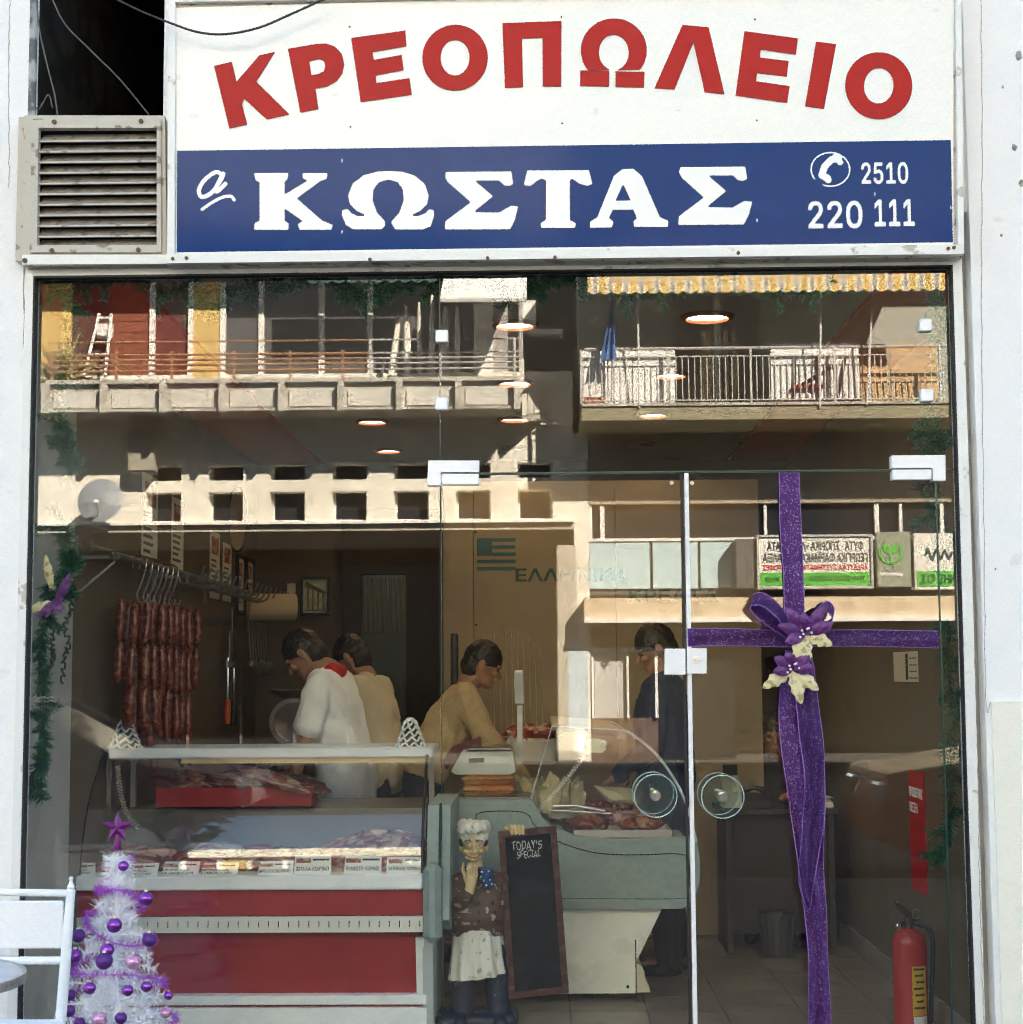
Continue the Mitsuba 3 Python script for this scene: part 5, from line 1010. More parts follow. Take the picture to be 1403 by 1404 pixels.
hat = [blob([(cp(641, 1146), .032), (cp(660, 1146), .032), (cp(641, 1136), .034), (cp(660, 1136), .034)])] + [esph(cp(650 + 17 * math.cos(a), 1131 + 1.5 * math.sin(a * 2), .05 * math.sin(a)), (.021, .021, .030)) for a in np.linspace(0, 6.283, 10, endpoint=False)] + [esph(cp(650, 1129), (.05, .05, .026))]
part(cf, 'hat', mv(organic(hat, .0055, 2, .0025, 70), at_), CW, True)
# hand at the chin: palm, fingers curled under the chin, thumb up
def fingers(base, tips, r): return [bone(base[i], r, tips[i][0], r * .95, 10) for i in range(len(base))] + [bone(tips[i][0], r * .95, tips[i][1], r * .8, 10) for i in range(len(base))]
hnd = [bone(cp(645, 1215, -.125), .021, cp(649, 1196, -.115), .023)] + fingers([cp(644 + 3.6 * i, 1193, -.118) for i in range(4)], [(cp(643 + 4 * i, 1183 - i % 2, -.122), cp(645 + 4 * i, 1177, -.098)) for i in range(4)], .0075) + [bone(cp(642, 1200, -.11), .009, cp(637, 1186, -.10), .008), bone(cp(637, 1186, -.10), .008, cp(637, 1177, -.085), .006)]
part(cf, 'hand', mv(organic(hnd, .006, 3), at_), CF, True)
hn2 = [blob([(cp(706, 1142, .035), .014), (cp(714, 1141, .035), .014)])] + fingers([cp(701 + 4.6 * i, 1140, .02) for i in range(4)], [(cp(702 + 5 * i, 1134, -.01), cp(703 + 5 * i, 1143, -.036)) for i in range(4)], .0095) + [bone(cp(700, 1141, .03), .009, cp(694, 1136, .0), .0075)]
part(cf, 'hand', mv(organic(hn2, .006, 3), (cx - .003, cy, .012)), CF, True)
part(cf, 'scarf', mv(organic([blob([(cp(662, 1186, -.085), .018), (cp(672, 1188, -.085), .020)]), bone(cp(668, 1192, -.095), .024, cp(667, 1206, -.1), .014), bone(cp(670, 1190, -.09), .022, cp(674, 1204, -.09), .014), bone(cp(640, 1186, -.05), .016, cp(664, 1187, -.08), .018)], .008, 3), at_), CB, True)
for (px, py) in [(662, 1187), (668, 1191), (671, 1186), (665, 1198), (672, 1197), (668, 1204), (675, 1203), (661, 1193)]: part(cf, 'scarf_dot', mv(ball(cp(px, py, -.112 if px < 672 else -.108), .0042, 1), at_), LETW, True)

cb = thing('chalkboard', 'tall narrow dark chalkboard in a dark red wooden frame, held by the chef figurine', 'chalkboard')
CBQ = [(-0.19,0.825),(0.063,0.851),(0.111,0.144),(-0.147,0.117)]
fo = Polygon(CBQ); fi = fo.buffer(-.028, join_style=2)
part(cb, 'frame', prism(fo.difference(fi), 1.435, 1.475), M('frame_maroon', spots((.055, .012, .014), (.09, .04, .03), 30.0, .55, .65, .7), .4))
part(cb, 'board', prism(fi, 1.45, 1.46), M('slate', spots((.009, .011, .015), (.02, .022, .026), 12.0, .55, .7, .6), .6, specular=.12))
CH = M('chalk', (.5, .5, .48), .9)
def hand_text(s, q, seed):
    m_ = text(s, *q, 1.4495, .0006, bold=False); v = np.array(m_.vertices); v[:, 2] += .0035 * np.sin(v[:, 0] * 160 + seed) + (v[:, 0] - q[0]) * .06; m_.vertices = v; return m_
part(cb, 'lettering', hand_text("TODAY'S", ((-0.131, -0.001, 0.746, 0.783)), 1), CH); part(cb, 'lettering', hand_text('SPECIAL', ((-0.109, -0.008, 0.712, 0.743)), 3), CH)

# ---------------------------------------------------------------- people
SKIN = M('skin', spots((.36, .19, .12), (.32, .15, .10), 20.0, .55, .7, .5), .5)
HAIR = M('dark_hair', spots((.018, .013, .010), (.035, .026, .02), 120.0, .5, .6, .7), .45)
def hand(w, d, palm, side):
    """palm and five curled fingers at the wrist w, pointing along d, palm facing 'palm', thumb on 'side'"""
    w, d, p = np.array(w, float), np.array(d, float), np.array(palm, float); d /= np.linalg.norm(d); p -= d * p.dot(d); p /= np.linalg.norm(p); s = np.cross(d, p) * side
    o = [blob([(w, .024), (w + d * .03 + s * .02, .018), (w + d * .09 + s * .03, .013), (w + d * .09 - s * .03, .012), (w + d * .03 - s * .02, .016)])]
    for i, L_ in enumerate((.07, .08, .075, .058)):
        b = w + d * .09 + s * (.03 - .02 * i); m = b + d * L_ * .55 + p * .012; e = m + d * L_ * .3 + p * L_ * .4
        o += [bone(b, .0105, m, .0095, 10), bone(m, .0095, e, .008, 10)]
    b = w + d * .03 + s * .028; m = b + d * .035 + s * .028 + p * .012; e = m + d * .03 + p * .014
    return o + [bone(b, .014, m, .0105, 10), bone(m, .0105, e, .008, 10)]
def rx(p, deg, c=(0, 0, 0)):
    a = math.radians(deg); p = np.array(p, float) - c; return np.array([p[0], p[1] * math.cos(a) + p[2] * math.sin(a), -p[1] * math.sin(a) + p[2] * math.cos(a)]) + c
def person(lab, loc, heading, lean=10, head_pitch=20, head_yaw=0, height=1.75, arms=None, top=None, sleeve='long', trousers=None, collar=None, apron=None, sitting=False, hf=(0, 0), knees=None, shoe=None, hem=.86):
    t = thing('person', lab, 'person'); s = height / 1.75; hip = np.array([0, 0, .93 if not sitting else .50])
    up_ = (0, 0, 0) if not sitting else (0, 0, -.43)
    def U(x, y, z): return rx(np.array([x, y, z]) + up_, lean, hip)
    sh = {k: U(k * .175, 0, 1.40) for k in (-1, 1)}; neck = U(0, -.005, 1.47); hb = U(0, .02 + hf[0], 1.60 + hf[1])
    J = {k: arms[k] if arms and k in arms else (U(k * .25, .0, 1.12), U(k * .24, .16, .93)) for k in (-1, 1)}
    J = {k: (np.array(a, float), np.array(b, float)) for k, (a, b) in J.items()}
    leg = {k: (np.array([k * .09, 0, hip[2] - .02]), np.array([k * .10, .03, .49]) if not sitting else np.array([k * .12, .42, .48]), np.array([k * .10, -.01, .09]) if not sitting else np.array([k * .12, .40, .09])) for k in (-1, 1)}
    # head in its own frame, then pitched and turned
    h = [esph((0, 0, .02), (.076, .096, .10)), blob([((0, .045, -.06), .048), ((0, .068, -.085), .026), ((0, -.01, -.03), .065)]), blob([((0, .092, .0), .012), ((0, .112, -.028), .013)], 12), esph((0, .082, .022), (.055, .018, .012)), esph((.079, -.008, -.005), (.010, .02, .032)), esph((-.079, -.008, -.005), (.010, .02, .032)), blob([((-.02, .092, -.062), .008), ((.02, .092, -.062), .008)], 10), esph((.035, .075, -.02), (.022, .02, .018)), esph((-.035, .075, -.02), (.022, .02, .018))]
    hair = (esph((0, -.008, .026), (.0835, .104, .108)) + esph((0, -.04, -.02), (.078, .07, .075))) - m3.Manifold.cube([.3, .3, .3], True).rotate([18, 0, 0]).translate([0, .155, -.115])
    def H_(m): return m.rotate([-(head_pitch + lean * .5), 0, 0]).rotate([0, 0, float(head_yaw)]).translate([float(v) for v in hb])
    h = [H_(m) for m in h]; hair = H_(hair)
    body = h + [bone(neck, .058, hb + (0, -.01, -.04), .055), blob([(sh[-1], .05), (sh[1], .05), (U(0, .01, 1.25), .105)]), blob([(U(-.06, .01, 1.22), .10), (U(.06, .01, 1.22), .10), (U(-.05, 0, 1.02), .095), (U(.05, 0, 1.02), .095)]), blob([(leg[-1][0], .09), (leg[1][0], .09), (U(0, 0, 1.02), .10)])]
    for k in (-1, 1):
        e, w = J[k]; body += [bone(sh[k], .048, e, .038), bone(e, .038, w, .027)] + hand(w, w - e, (0, 0, -1) if abs((w - e)[2]) < .2 else (-k, .2, 0), k)
        a, b, c = leg[k]; body += [bone(a, .085, b, .055), bone(b, .055, c, .038), bone(c, .035, c + (0, .13, -.055), .03)]
    def put(nm, ms, mat, L_=.022, it=6, amp=0, fq=14, up=None, label=None):
        m = organic(ms, L_, it, amp, fq, len(labels) % 50); m.apply_scale(s); return part(up or t, nm, turn(m, heading, loc), mat, True, label)
    put('body', body, SKIN, .014, 5); put('hair', hair, HAIR, .009, 3, .007, 75)
    for k in (-1, 1):
        c = hb + rx(np.array([0, 0, 0]), 0); e = ball((0, 0, 0), .0125, 2); a = np.array(esph((k * .033, .083, .006), (.001, .001, .001)).bounding_box()[:3]); m = H_(m3.Manifold.sphere(.0125, 16).translate([k * .033, .080, .006]))
        put('eye', m, 'm_eye', .02, 0)
    g = .014
    tp = [blob([(sh[-1], .055 + g), (sh[1], .055 + g), (U(-.07, .01, 1.24), .115 + g), (U(.07, .01, 1.24), .115 + g)]), blob([(U(-.07, .01, 1.22), .112 + g), (U(.07, .01, 1.22), .112 + g), (U(-.07, .0, hem + .14), .11 + g), (U(.07, .0, hem + .14), .11 + g)]), blob([(U(-.05, -.01, 1.43), .05), (U(.05, -.01, 1.43), .05), (neck - (0, 0, .02), .055)])]
    for k in (-1, 1):
        e, w = J[k]
        if sleeve == 'long': tp += [bone(sh[k], .056 + g, e, .046 + g), bone(e, .046 + g, w, .034 + g * .6)]
        else: tp += [bone(sh[k], .06 + g, sh[k] * .25 + e * .75, .058 + g)]
    put('shirt' if sleeve != 'long' else 'jumper', tp, top, .016, 5, .017, 9)
    if collar: put('collar', [bone(neck + (-.06, -.03, -.01), .042, neck + (.06, -.03, -.01), .042), bone(neck + (-.05, -.03, .0), .036, neck + (-.05, .06, -.06), .026), bone(neck + (.05, -.03, .0), .036, neck + (.05, .06, -.06), .026)], collar, .014, 3)
    lg = [blob([(leg[-1][0], .10), (leg[1][0], .10), (U(0, 0, 1.0), .108)])]
    for k in (-1, 1):
        a, b, c = leg[k]; lg += [bone(a, .098, b, .072), bone(b, .072, c - (0, 0, .02), .058)]
        put('shoe', [blob([(c + (0, -.03, -.045), .042), (c + (0, .08, -.055), .040), (c + (0, .155, -.062), .032)])], shoe or FRB, .02, 3)
    put('trousers', lg, trousers, .022, 5, .008, 12)
    if apron: put('apron', [blob([(U(-.09, .0, .98), .125), (U(.09, .0, .98), .125), (np.array([-.12, .0, .45]), .11), (np.array([.12, .0, .45]), .11)])], apron, .03, 4, .01, 9)
    return t
M('eye', (.05, .04, .035), .2)
WSH = M('white_shirt', spots((.86, .88, .91), (.80, .82, .86), 3.0, .5, .7, .6), .8)
CSH = M('cream_shirt', (.60, .54, .42), .85)
BJU = M('beige_jumper', spots((.46, .35, .21), (.40, .29, .17), 26.0, .45, .6, .6), .9)
NAVY = M('navy_jacket', spots((.012, .022, .055), (.018, .03, .07), 12.0, .5, .65, .6), .7)
DTR = M('dark_trousers', (.018, .02, .03), .85)
RCO = M('red_collar', (.50, .018, .02), .7)
APR = M('pale_apron', spots((.62, .66, .70), (.72, .75, .78), 26.0, .5, .6, .6), .35)
DJK = M('dark_jacket', (.03, .026, .022), .8)
bx_ = -0.99
person('person in a white short-sleeved shirt with a red collar, looking down behind the counter', (bx_, 2.75, 0), 80, 11, 34, 0, 1.84, {1: ((.26, .14, 1.12), (.20, .36, .98)), -1: ((-.27, .13, 1.13), (-.25, .22, .88))}, WSH, 'short', DTR, RCO, APR, hf=(.085, -.03))
bx_ = -0.881
person('person in a cream shirt standing half hidden behind the one in the white shirt', (bx_, 3.35, 0), 70, 10, 24, 0, 1.80, {1: ((.25, .12, 1.12), (.18, .34, 1.0)), -1: ((-.26, .10, 1.14), (-.2, .30, 1.0))}, CSH, 'long', DTR, None, None, hem=.8, hf=(.04, -.02))
bx_ = -0.646
person('person in a beige jumper leaning forward to the right behind the scales', (bx_, 3.2, 0), -84, 27, 10, 0, 1.80, {1: ((.24, .38, 1.05), (.12, .52, .93)), -1: ((-.24, .36, 1.06), (-.14, .50, .95))}, BJU, 'long', DTR)
bx_ = 0.648
person('person with dark hair in a navy jacket waiting at the end of the grey-green counter', (bx_, 2.75, 0), 72, 3, 24, 20, 1.79, {1: ((.25, .05, 1.12), (.2, .2, .98)), -1: ((-.25, .02, 1.12), (-.2, .2, .98))}, NAVY, 'long', DTR, None, None, hem=.80)
bx_ = 1.384
person('person in a dark jacket sitting at the back behind the purple ribbon', (bx_, 4.15, 0), 168, 4, 8, 10, 1.72, {1: ((.28, .1, .72), (.16, .3, .80)), -1: ((-.28, .1, .72), (-.16, .3, .80))}, DJK, 'long', DTR, None, None, sitting=True)
so = thing('office_chair', 'dark chair that the person at the desk sits on', 'chair')
part(so, 'seat', box(bx_ - .22, bx_ + .22, 3.93, 4.38, .36, .40, .02), DW); part(so, 'backrest', box(bx_ - .2, bx_ + .2, 4.40, 4.43, .46, .95, .02), DW)
for dx in (-.19, .17):
    for y in (3.95, 4.34): part(so, 'leg', box(bx_ + dx, bx_ + dx + .025, y, y + .025, 0, .36), DW)
cbd = single('maroon_folder', 'dark maroon folder held slanting beside the white scales', 'folder', prism([(-0.491,1.078),(-0.444,1.15),(-0.302,1.199),(-0.299,1.16),(-0.393,1.128),(-0.473,1.035)], 2.5, 2.53), M('maroon', (.10, .018, .018), .5))

# ---------------------------------------------------------------- the buildings opposite, seen mirrored in the glass
OCR = M('opposite_cream', spots((.72, .70, .62), (.58, .56, .49), 1.2, .5, .7, .6), .9)
OYE = M('opposite_yellow', (.56, .40, .15), .9)
OGR = M('opposite_grey', spots((.34, .33, .32), (.26, .25, .24), .9, .5, .7, .6), .9)
OGG = M('opposite_sage', spots((.33, .35, .31), (.26, .28, .24), .9, .5, .7, .6), .9)
OCO = M('concrete_fascia', spots((.45, .435, .395), (.28, .26, .22), 2.5, .5, .66, .7), .9)
OWH = M('opposite_white', (.72, .72, .70), .6)
OBR = M('brown_shutter', (.20, .065, .035), .7)
ODG = M('dark_pane', (.02, .022, .026), .08)
OBL = M('blue_panel', (.42, .56, .60), .35)
OBE = M('beige_ledge', spots((.60, .50, .35), (.46, .37, .25), 3.0, .5, .66, .7), .9)
BRN = M('brown_rail', (.34, .19, .10), .6)
GRY = M('rail_grey', (.46, .45, .43), .5, metallic=.2)
def ob(q, ya, yb, b=0): return bxz(q[0], q[1], q[2], q[3], -ya, -yb, b)
lb = thing('apartment_building', 'cream apartment building opposite with a ribbed balcony, mirrored in the left pane', 'building')
XE = 0.608
zsl0, zsl1 = 6.07, 6.63
zm0 = 4.25
rows = [(-15.977, -15.343), (-14.855, -14.221), (-13.733, -13.1), (-12.613, -11.981), (-11.494, -10.863), (-10.377, -9.747), (-9.261, -8.632), (-8.147, -7.518), (-7.034, -6.406), (-5.922, -5.295), (-4.812, -4.186), (-3.703, -3.078), (-2.596, -1.971), (-1.49, -0.866), (-0.385, 0.238)]
zw = [4.276, 4.799, 5.009, 5.285]
wall = sbox(-16, zm0, XE, zsl1 + .3); holes = []
for k, (a, b) in enumerate(rows):
    if k in (5, 6, 7) and k != 7 and False: continue
    if k not in (6, 7): holes += [sbox(a, zw[0], b, zw[1]), sbox(a, zw[2], b, zw[3])]
part(lb, 'mezzanine_wall', prism(wall.difference(unary_union(holes)), -24.35, -24), OCR)
for k, (a, b) in enumerate(rows):
    if k in (6, 7): continue
    for (z0, z1) in ((zw[0], zw[1]), (zw[2], zw[3])):
        w = part(lb, 'window', box(a, b, -24.36, -24.34, z0, z1), ODG)
        part(w, 'frame', cat(box(a, a + .04, -24.34, -24.3, z0, z1), box(b - .04, b, -24.34, -24.3, z0, z1), box(a + .04, b - .04, -24.34, -24.3, z0, z0 + .04)), OWH)
part(lb, 'string_course', box(-16, XE, -24, -23.9, zm0 - .04, zm0), OWH)
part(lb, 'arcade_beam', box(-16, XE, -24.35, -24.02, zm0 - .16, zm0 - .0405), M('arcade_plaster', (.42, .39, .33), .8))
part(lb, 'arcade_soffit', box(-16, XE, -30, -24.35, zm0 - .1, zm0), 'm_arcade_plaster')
for px in [-13.898, 0.472]: part(lb, 'column', box(px - .18, px + .18, -24.34, -23.98, 0, zm0 - .4505, .02), 'm_arcade_plaster')
for x in np.arange(-15, XE, 1.1): part(lb, 'shopfront_mullion', box(x, x + .05, -29.05, -29, 0, zm0 - .1), M('mullion', (.12, .11, .10), .5) if x < -14.5 else 'm_mullion')
part(lb, 'shopfront_glass', box(-16, XE, -29.15, -29.1, 0, zm0 - .1), ODG)
part(lb, 'shopfront_transom', cat(box(-16, XE, -29.05, -28.99, 3.0, 3.06), box(-16, XE, -29.05, -28.99, 2.5, 2.55)), 'm_mullion')
# first floor behind the balcony
zf = zsl1
up1 = sbox(-16, zf, -0.327, 9.3)
def wpx(x0, x1, z0, z1): return sbox(x0, z0, x1, z1)
XS = [-15.039, -9.021, -8.439, -7.738, -7.011, -6.918, -6.311, -6.219, -5.731, -5.638, -1.809, -1.153, -0.812, -0.326]
part(lb, 'upper_wall', cat(box(XS[0], XS[1], -24.2, -24, zf, 9.3), box(XS[13] - .02, XS[13], -24.2, -24, zf, 9.3), box(XS[0], XS[13], -24.2, -23.999, 8.75, 9.3)), OGR)
part(lb, 'yellow_panel', box(XS[1], XS[2], -24.2, -24, zf, 8.75), OYE); part(lb, 'yellow_panel', box(XS[7], XS[8], -24.2, -24, zf, 8.75), OYE)
part(lb, 'shutter', box(XS[3], XS[4], -24.2, -24.05, zf, 8.75), OBR)
for i in range(12): part(lb, 'shutter_slat', box(XS[3] + .03, XS[4] - .03, -24.05, -24.035, zf + .1 + i * .2, zf + .22 + i * .2), OBR)
part(lb, 'shutter', box(XS[2], XS[3], -24.2, -24.08, zf, 8.75), M('dark_brown', (.08, .04, .03), .7)); part(lb, 'shutter', box(XS[5], XS[6], -24.2, -24.08, zf, 8.75), M('maroon_shutter', (.10, .025, .02), .7))
for a, b in ((XS[4], XS[5]), (XS[6], XS[7]), (XS[8], XS[9])): part(lb, 'door_frame', box(a, b, -24.1, -23.97, zf, 8.75), OWH)
part(lb, 'glazing', box(XS[9], XS[11], -24.2, -24.15, zf, 8.75), M('grey_pane', (.10, .10, .105), .12))
for x in [-5.006, -3.912, -3.031]: part(lb, 'door_frame', box(x - .05, x + .05, -24.15, -24.08, zf, 8.75), OWH)
part(lb, 'white_panel', box(XS[11], XS[12], -24.2, -24.02, zf, 8.75), OWH)
part(lb, 'roof_slab', box(-16, XS[13], -24.2, -22.75, 9.05, 9.35), OCO)
part(lb, 'upper_storeys', box(-16, XE, -36, -24.201, 9.3, 15.5), OCR); part(lb, 'upper_front', box(-16, XS[13], -24.2, -24, 9.351, 15.5), OCR)
part(lb, 'interior_block', box(-16, XS[13] - .03, -36, -24.36, zsl1, 9.29), OGR)
# balcony slab with ribbed fascia
xb0, xb1 = -8.502, -0.319
part(lb, 'balcony_slab', box(xb0 - 12, xb1, -24, -22.85, zsl0 + .05, zsl1 - .03), OCO)
part(lb, 'balcony_cap', box(xb0, xb1, -23.0, -22.74, zsl1 - .07, zsl1), OCO); part(lb, 'balcony_drip', box(xb0, xb1, -22.9, -22.74, zsl0, zsl0 + .045), OCO)
for k, x in enumerate([-8.502, -7.489, -6.465, -5.442, -4.42, -3.399, -2.392, -1.374, -0.37]):
    part(lb, 'balcony_rib', box(x - .05, x + .05, -22.849, -22.64, zsl0 - .03, zsl1 - .071), OCO)
    if k < 8: part(lb, 'balcony_panel', box(x + .12, x + .85, -22.849, -22.80, zsl0 + .08, zsl1 - .2), M('fascia_panel', (.55, .54, .50), .8) if k == 0 else 'm_fascia_panel')
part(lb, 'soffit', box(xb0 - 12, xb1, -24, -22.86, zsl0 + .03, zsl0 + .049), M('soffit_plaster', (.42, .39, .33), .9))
zr = [7.294, 7.064, 6.974, 6.885, 6.783]
xm = -2.934
rl = part(lb, 'railing', cat(*[tube([(xb0, -22.8, z), (xm, -22.8, z)], .022 if i else .015, 6) for i, z in enumerate(zr)]), BRN, label='brown left half of the balcony railing')
rl2 = part(lb, 'railing', cat(*[tube([(xm, -22.8, z), (xb1, -22.8, z)], .018, 6) for i, z in enumerate(zr)]), GRY, label='grey right half of the balcony railing')
for x in [-8.414, -7.297, -6.334, -5.258, -4.285, -3.376]: part(rl, 'post', box(x - .02, x + .02, -22.83, -22.77, zsl1, zr[1] + .06), BRN)
for x in [-2.897, -1.687, -0.403]: part(rl2, 'post', box(x - .02, x + .02, -22.83, -22.77, zsl1, zr[0]), GRY)
# awning over the right end, cream, with its shadowed scalloped neighbour
za_, zb2 = 7.801, 8.303
aw = thing('awning', 'pale sloping awning over the right end of the ribbed balcony', 'awning')
xa0, xa1 = -1.644, -0.188
part(aw, 'cloth', prism_yz([(-21.9, za_), (-21.9, za_ + .02), (-24, za_ + 1.1), (-24, za_ + 1.07)], xa0, xa1), OWH)
part(aw, 'front_bar', box(xa0, xa1, -21.95, -21.88, za_ - .06, za_ - .001), GRY)
aw2 = thing('awning', 'rolled up dark green awning with a scalloped edge over the middle of the ribbed balcony', 'awning')
xs_ = np.linspace(-4.001, -1.728, 61); zt_2 = 8.322
part(aw2, 'valance', prism([(x, zt_2 - .05 * abs(math.sin(i * math.pi / 6))) for i, x in enumerate(xs_)] + [(xs_[-1], 9.04), (xs_[0], 9.04)], -22.72, -22.7), M('green_canvas', (.05, .10, .08), .8))
# things on the left balcony
sd = thing('satellite_dish', 'grey satellite dish on the cream wall under the ribbed balcony', 'satellite dish')
x, z = -7.649, 4.59
m_ = lathe([(.0, .06), (.2, .035), (.39, -.02), (.40, -.015), (.2, .05), (0, .075)], 0, 0, 0, 28); m_ = rot(m_, (1, 0, 0), -76); part(sd, 'dish', mv(m_, (x, -23.2, z)), M('dish_grey', (.22, .25, .28), .5), 40)
part(sd, 'arm', tube([(x, -23.2, z - .3), (x + .05, -22.75, z - .1)], .012, 6), GRY); part(sd, 'receiver', ball((x + .05, -22.75, z - .08), .05, 1), OWH); part(sd, 'bracket', tube([(x, -23.2, z), (x - .1, -23.25, z - .45), (x - .1, -24, z - .45)], .025, 6), GRY)
ac = thing('air_conditioner', 'white outdoor air conditioner unit hanging under the ribbed balcony', 'air conditioner')
q = (-7.253, -6.76, 5.14, 5.895)
part(ac, 'casing', bxz(*[-7.253, -6.8], 5.153, 5.895, -23.9, -23.55), M('ac_grey', (.30, .29, .24), .6)); part(ac, 'bracket', box(q[0], q[1], -24, -23.6, q[2] - .02, q[2]) if False else box(-7.209, -6.834, -24.0, -23.6, 5.114, 5.146), GRY)
ld = thing('stepladder', 'white stepladder leaning on the ribbed balcony', 'ladder')
for a, b in (([(-7.974, 6.775), (-7.905, 8.035)]), ([(-7.598, 6.772), (-7.684, 8.033)])): part(ld, 'rail', tube([(a[0], -23.2, a[1]), (b[0], -23.9, b[1])], .03, 6), OWH)
for px, py in ((0, 0),): pass
for k, (a, b) in enumerate([((-7.964, 6.958), (-7.614, 6.955)), ((-7.951, 7.207), (-7.631, 7.204)), ((-7.937, 7.456), (-7.648, 7.454)), ((-7.923, 7.706), (-7.665, 7.704)), ((-7.909, 7.956), (-7.683, 7.954))]): part(ld, 'step', tube([(a[0], -23.3 - .14 * k, a[1]), (b[0], -23.3 - .14 * k, b[1])], .022, 5), OWH)
part(ld, 'top', bxz(-7.928, -7.654, 7.586, 7.85, -23.95, -23.85), OWH)
for i, (a, b, w) in enumerate([((-2.588, 6.743), (-2.472, 7.765), 9), ((-2.278, 6.74), (-2.329, 7.896), 10), ((-2.084, 6.738), (-2.108, 7.986), 6), ((-1.864, 6.736), (-1.874, 8.115), 8), ((-1.631, 6.734), (-1.641, 7.915), 10), ((-1.424, 6.732), (-1.433, 7.913), 8)]):
    r = w / 160.0
    single('rolled_parasol', 'pale rolled parasol standing upright on the ribbed balcony, %s from the left of the row' % words[i], 'parasol', cat(tube([(a[0], -23.3, a[1]), (a[0] * .5 + b[0] * .5, -23.4, a[1] * .5 + b[1] * .5), (b[0], -23.5, b[1]), (b[0], -23.5, b[1] + .12)], [r, r, r * .7, .02], 8)), OCR, 40)
pp = thing('potted_plant', 'pale straggly potted plant at the left end of the ribbed balcony', 'plant')
x, z = -8.357, 6.791
g = np.random.default_rng(3); part(pp, 'leaves', leafs(np.tile([x, -23.3, z], (160, 1)) + g.normal(0, .08, (160, 3)), g.normal(0, 1, (160, 3)) * [1, .5, .6] + [0, 0, .5], .5, .06, .3, 3), M('pale_leaf', (.30, .26, .12), .7)); part(pp, 'pot', lathe([(0, 0), (.14, 0), (.19, .3), (0, .3)], x, -23.3, zsl1 - .001, 14), OBE, 40)

# recessed middle between the two buildings
mid = thing('middle_building', 'grey recessed building between the two buildings opposite, with a side balcony', 'building')
part(mid, 'wall', box(-0.693, 1.321, -27.4, -27, zsl0, 15.5), OGR)
part(mid, 'return_wall', box(XS[13], XS[13] + .05, -27, -24.2, zsl0, 15.5), OGR)
x0m, x1m = -0.286, 0.682
g0, g1, g2, g3 = [6.021, 6.38, 6.413, 6.959]
for k in range(9):
    f0, f1 = k / 9, (k + .82) / 9
    def at(f): return (x0m + (x1m - x0m) * f, -23.2 - 1.8 * f, g0 + (g2 - g0) * f, g1 + (g3 - g1) * f)
    a, b = at(f0), at(f1)
    V = [(a[0], a[1], a[2]), (b[0], b[1], b[2]), (b[0], b[1], b[3]), (a[0], a[1], a[3])]
    V = V + [(x, y - .05, z) for x, y, z in V]
    part(mid, 'balcony_panel', trimesh.convex.convex_hull(np.array(V)), OCR)
part(mid, 'balcony_slab', trimesh.convex.convex_hull(np.array([(x0m, -23.25, g0 - .12), (x1m, -25.0, g2 - .12), (x0m, -23.25, g0 - .01), (x1m, -25, g2 - .01), (x0m, -26.9, g0 - .12), (x0m, -26.9, g0 - .01), (x1m, -26.9, g2 - .12), (x1m, -26.9, g2 - .01)])), OCO)
part(mid, 'handrail', tube([(x0m, -23.2, g1 + .12), (x1m, -25, g3 + .12)], .03, 6), OCR)
part(mid, 'white_box', bxz(*[-0.33, -0.035], 7.75, 8.362, -25.0, -24.6), OWH)
part(mid, 'white_ledge', bxz(*[-0.028, 0.46], 7.733, 7.828, -25.0, -24.6), OWH)
part(mid, 'panel', bxz(*[-0.34, -0.25], 6.054, 7.069, -23.6, -23.5), OCR)

# right-hand building
rbd = thing('apartment_building', 'apartment building opposite with a picket balcony and striped awning, mirrored above the doors', 'building')
XR0 = 0.73
part(rbd, 'corner_wall', box(XE + .002, 0.877, -24.3, -24.0, 0, 5.803), OCR)
zq0, zq1 = 5.791, 6.028
part(rbd, 'balcony_slab', box(XR0, 16, -24, -22.4, zq0, zq1), M('olive_fascia', spots((.27, .25, .17), (.42, .38, .28), 2.2, .60, .68, .8), .9))
part(rbd, 'balcony_edge', box(XR0, 16, -22.5, -22.36, zq1, zq1 + .05), OCO)
part(rbd, 'upper_wall', box(XR0, 16, -24.3, -24, zq1, 15.5), OGG)
part(rbd, 'interior_block', box(XR0, 16, -36, -24.31, 2.5, 15.5), OGG)
part(rbd, 'roof_slab', box(XR0, 16, -24, -22.6, 9.1, 9.35), OCO)
part(rbd, 'under_wall', box(0.894, 16, -24.3, -24, 4.527, zq0), M('under_brown', (.34, .30, .25), .9))
q = [2.442, 3.133, 3.29, 3.941, 4.15]
part(rbd, 'balcony_door', box(q[0], q[1], -24.0, -23.97, zq1, zq1 + 2.2), M('door_grey', (.16, .15, .14), .5)); part(rbd, 'balcony_door', box(q[2], q[3], -24.0, -23.97, zq1, zq1 + 2.2), 'm_door_grey'); part(rbd, 'door_frame', box(q[1] + .02, q[2] - .02, -24.0, -23.95, zq1, zq1 + 2.2), OWH)
for x in [2.967, 3.058, 3.357, 3.513]: part(rbd, 'curtain', box(x - .04, x + .04, -23.96, -23.93, zq1, zq1 + 1.6), OBE)
zt1, zt2, zt3 = [7.016, 6.878, 6.127]
pk = part(rbd, 'railing', cat(tube([(XR0 + .05, -22.42, zt1), (16, -22.42, zt1)], .028, 6), tube([(XR0 + .05, -22.42, zt2), (16, -22.42, zt2)], .014, 5), tube([(XR0 + .05, -22.42, zt3), (16, -22.42, zt3)], .014, 5)), GRY)
xp0, xp1 = 0.763, 6.961
for i in range(60): part(pk, 'picket', box(xp0 + (xp1 - xp0) * i / 59 - .008, xp0 + (xp1 - xp0) * i / 59 + .008, -22.43, -22.41, zt3, zt2), GRY)
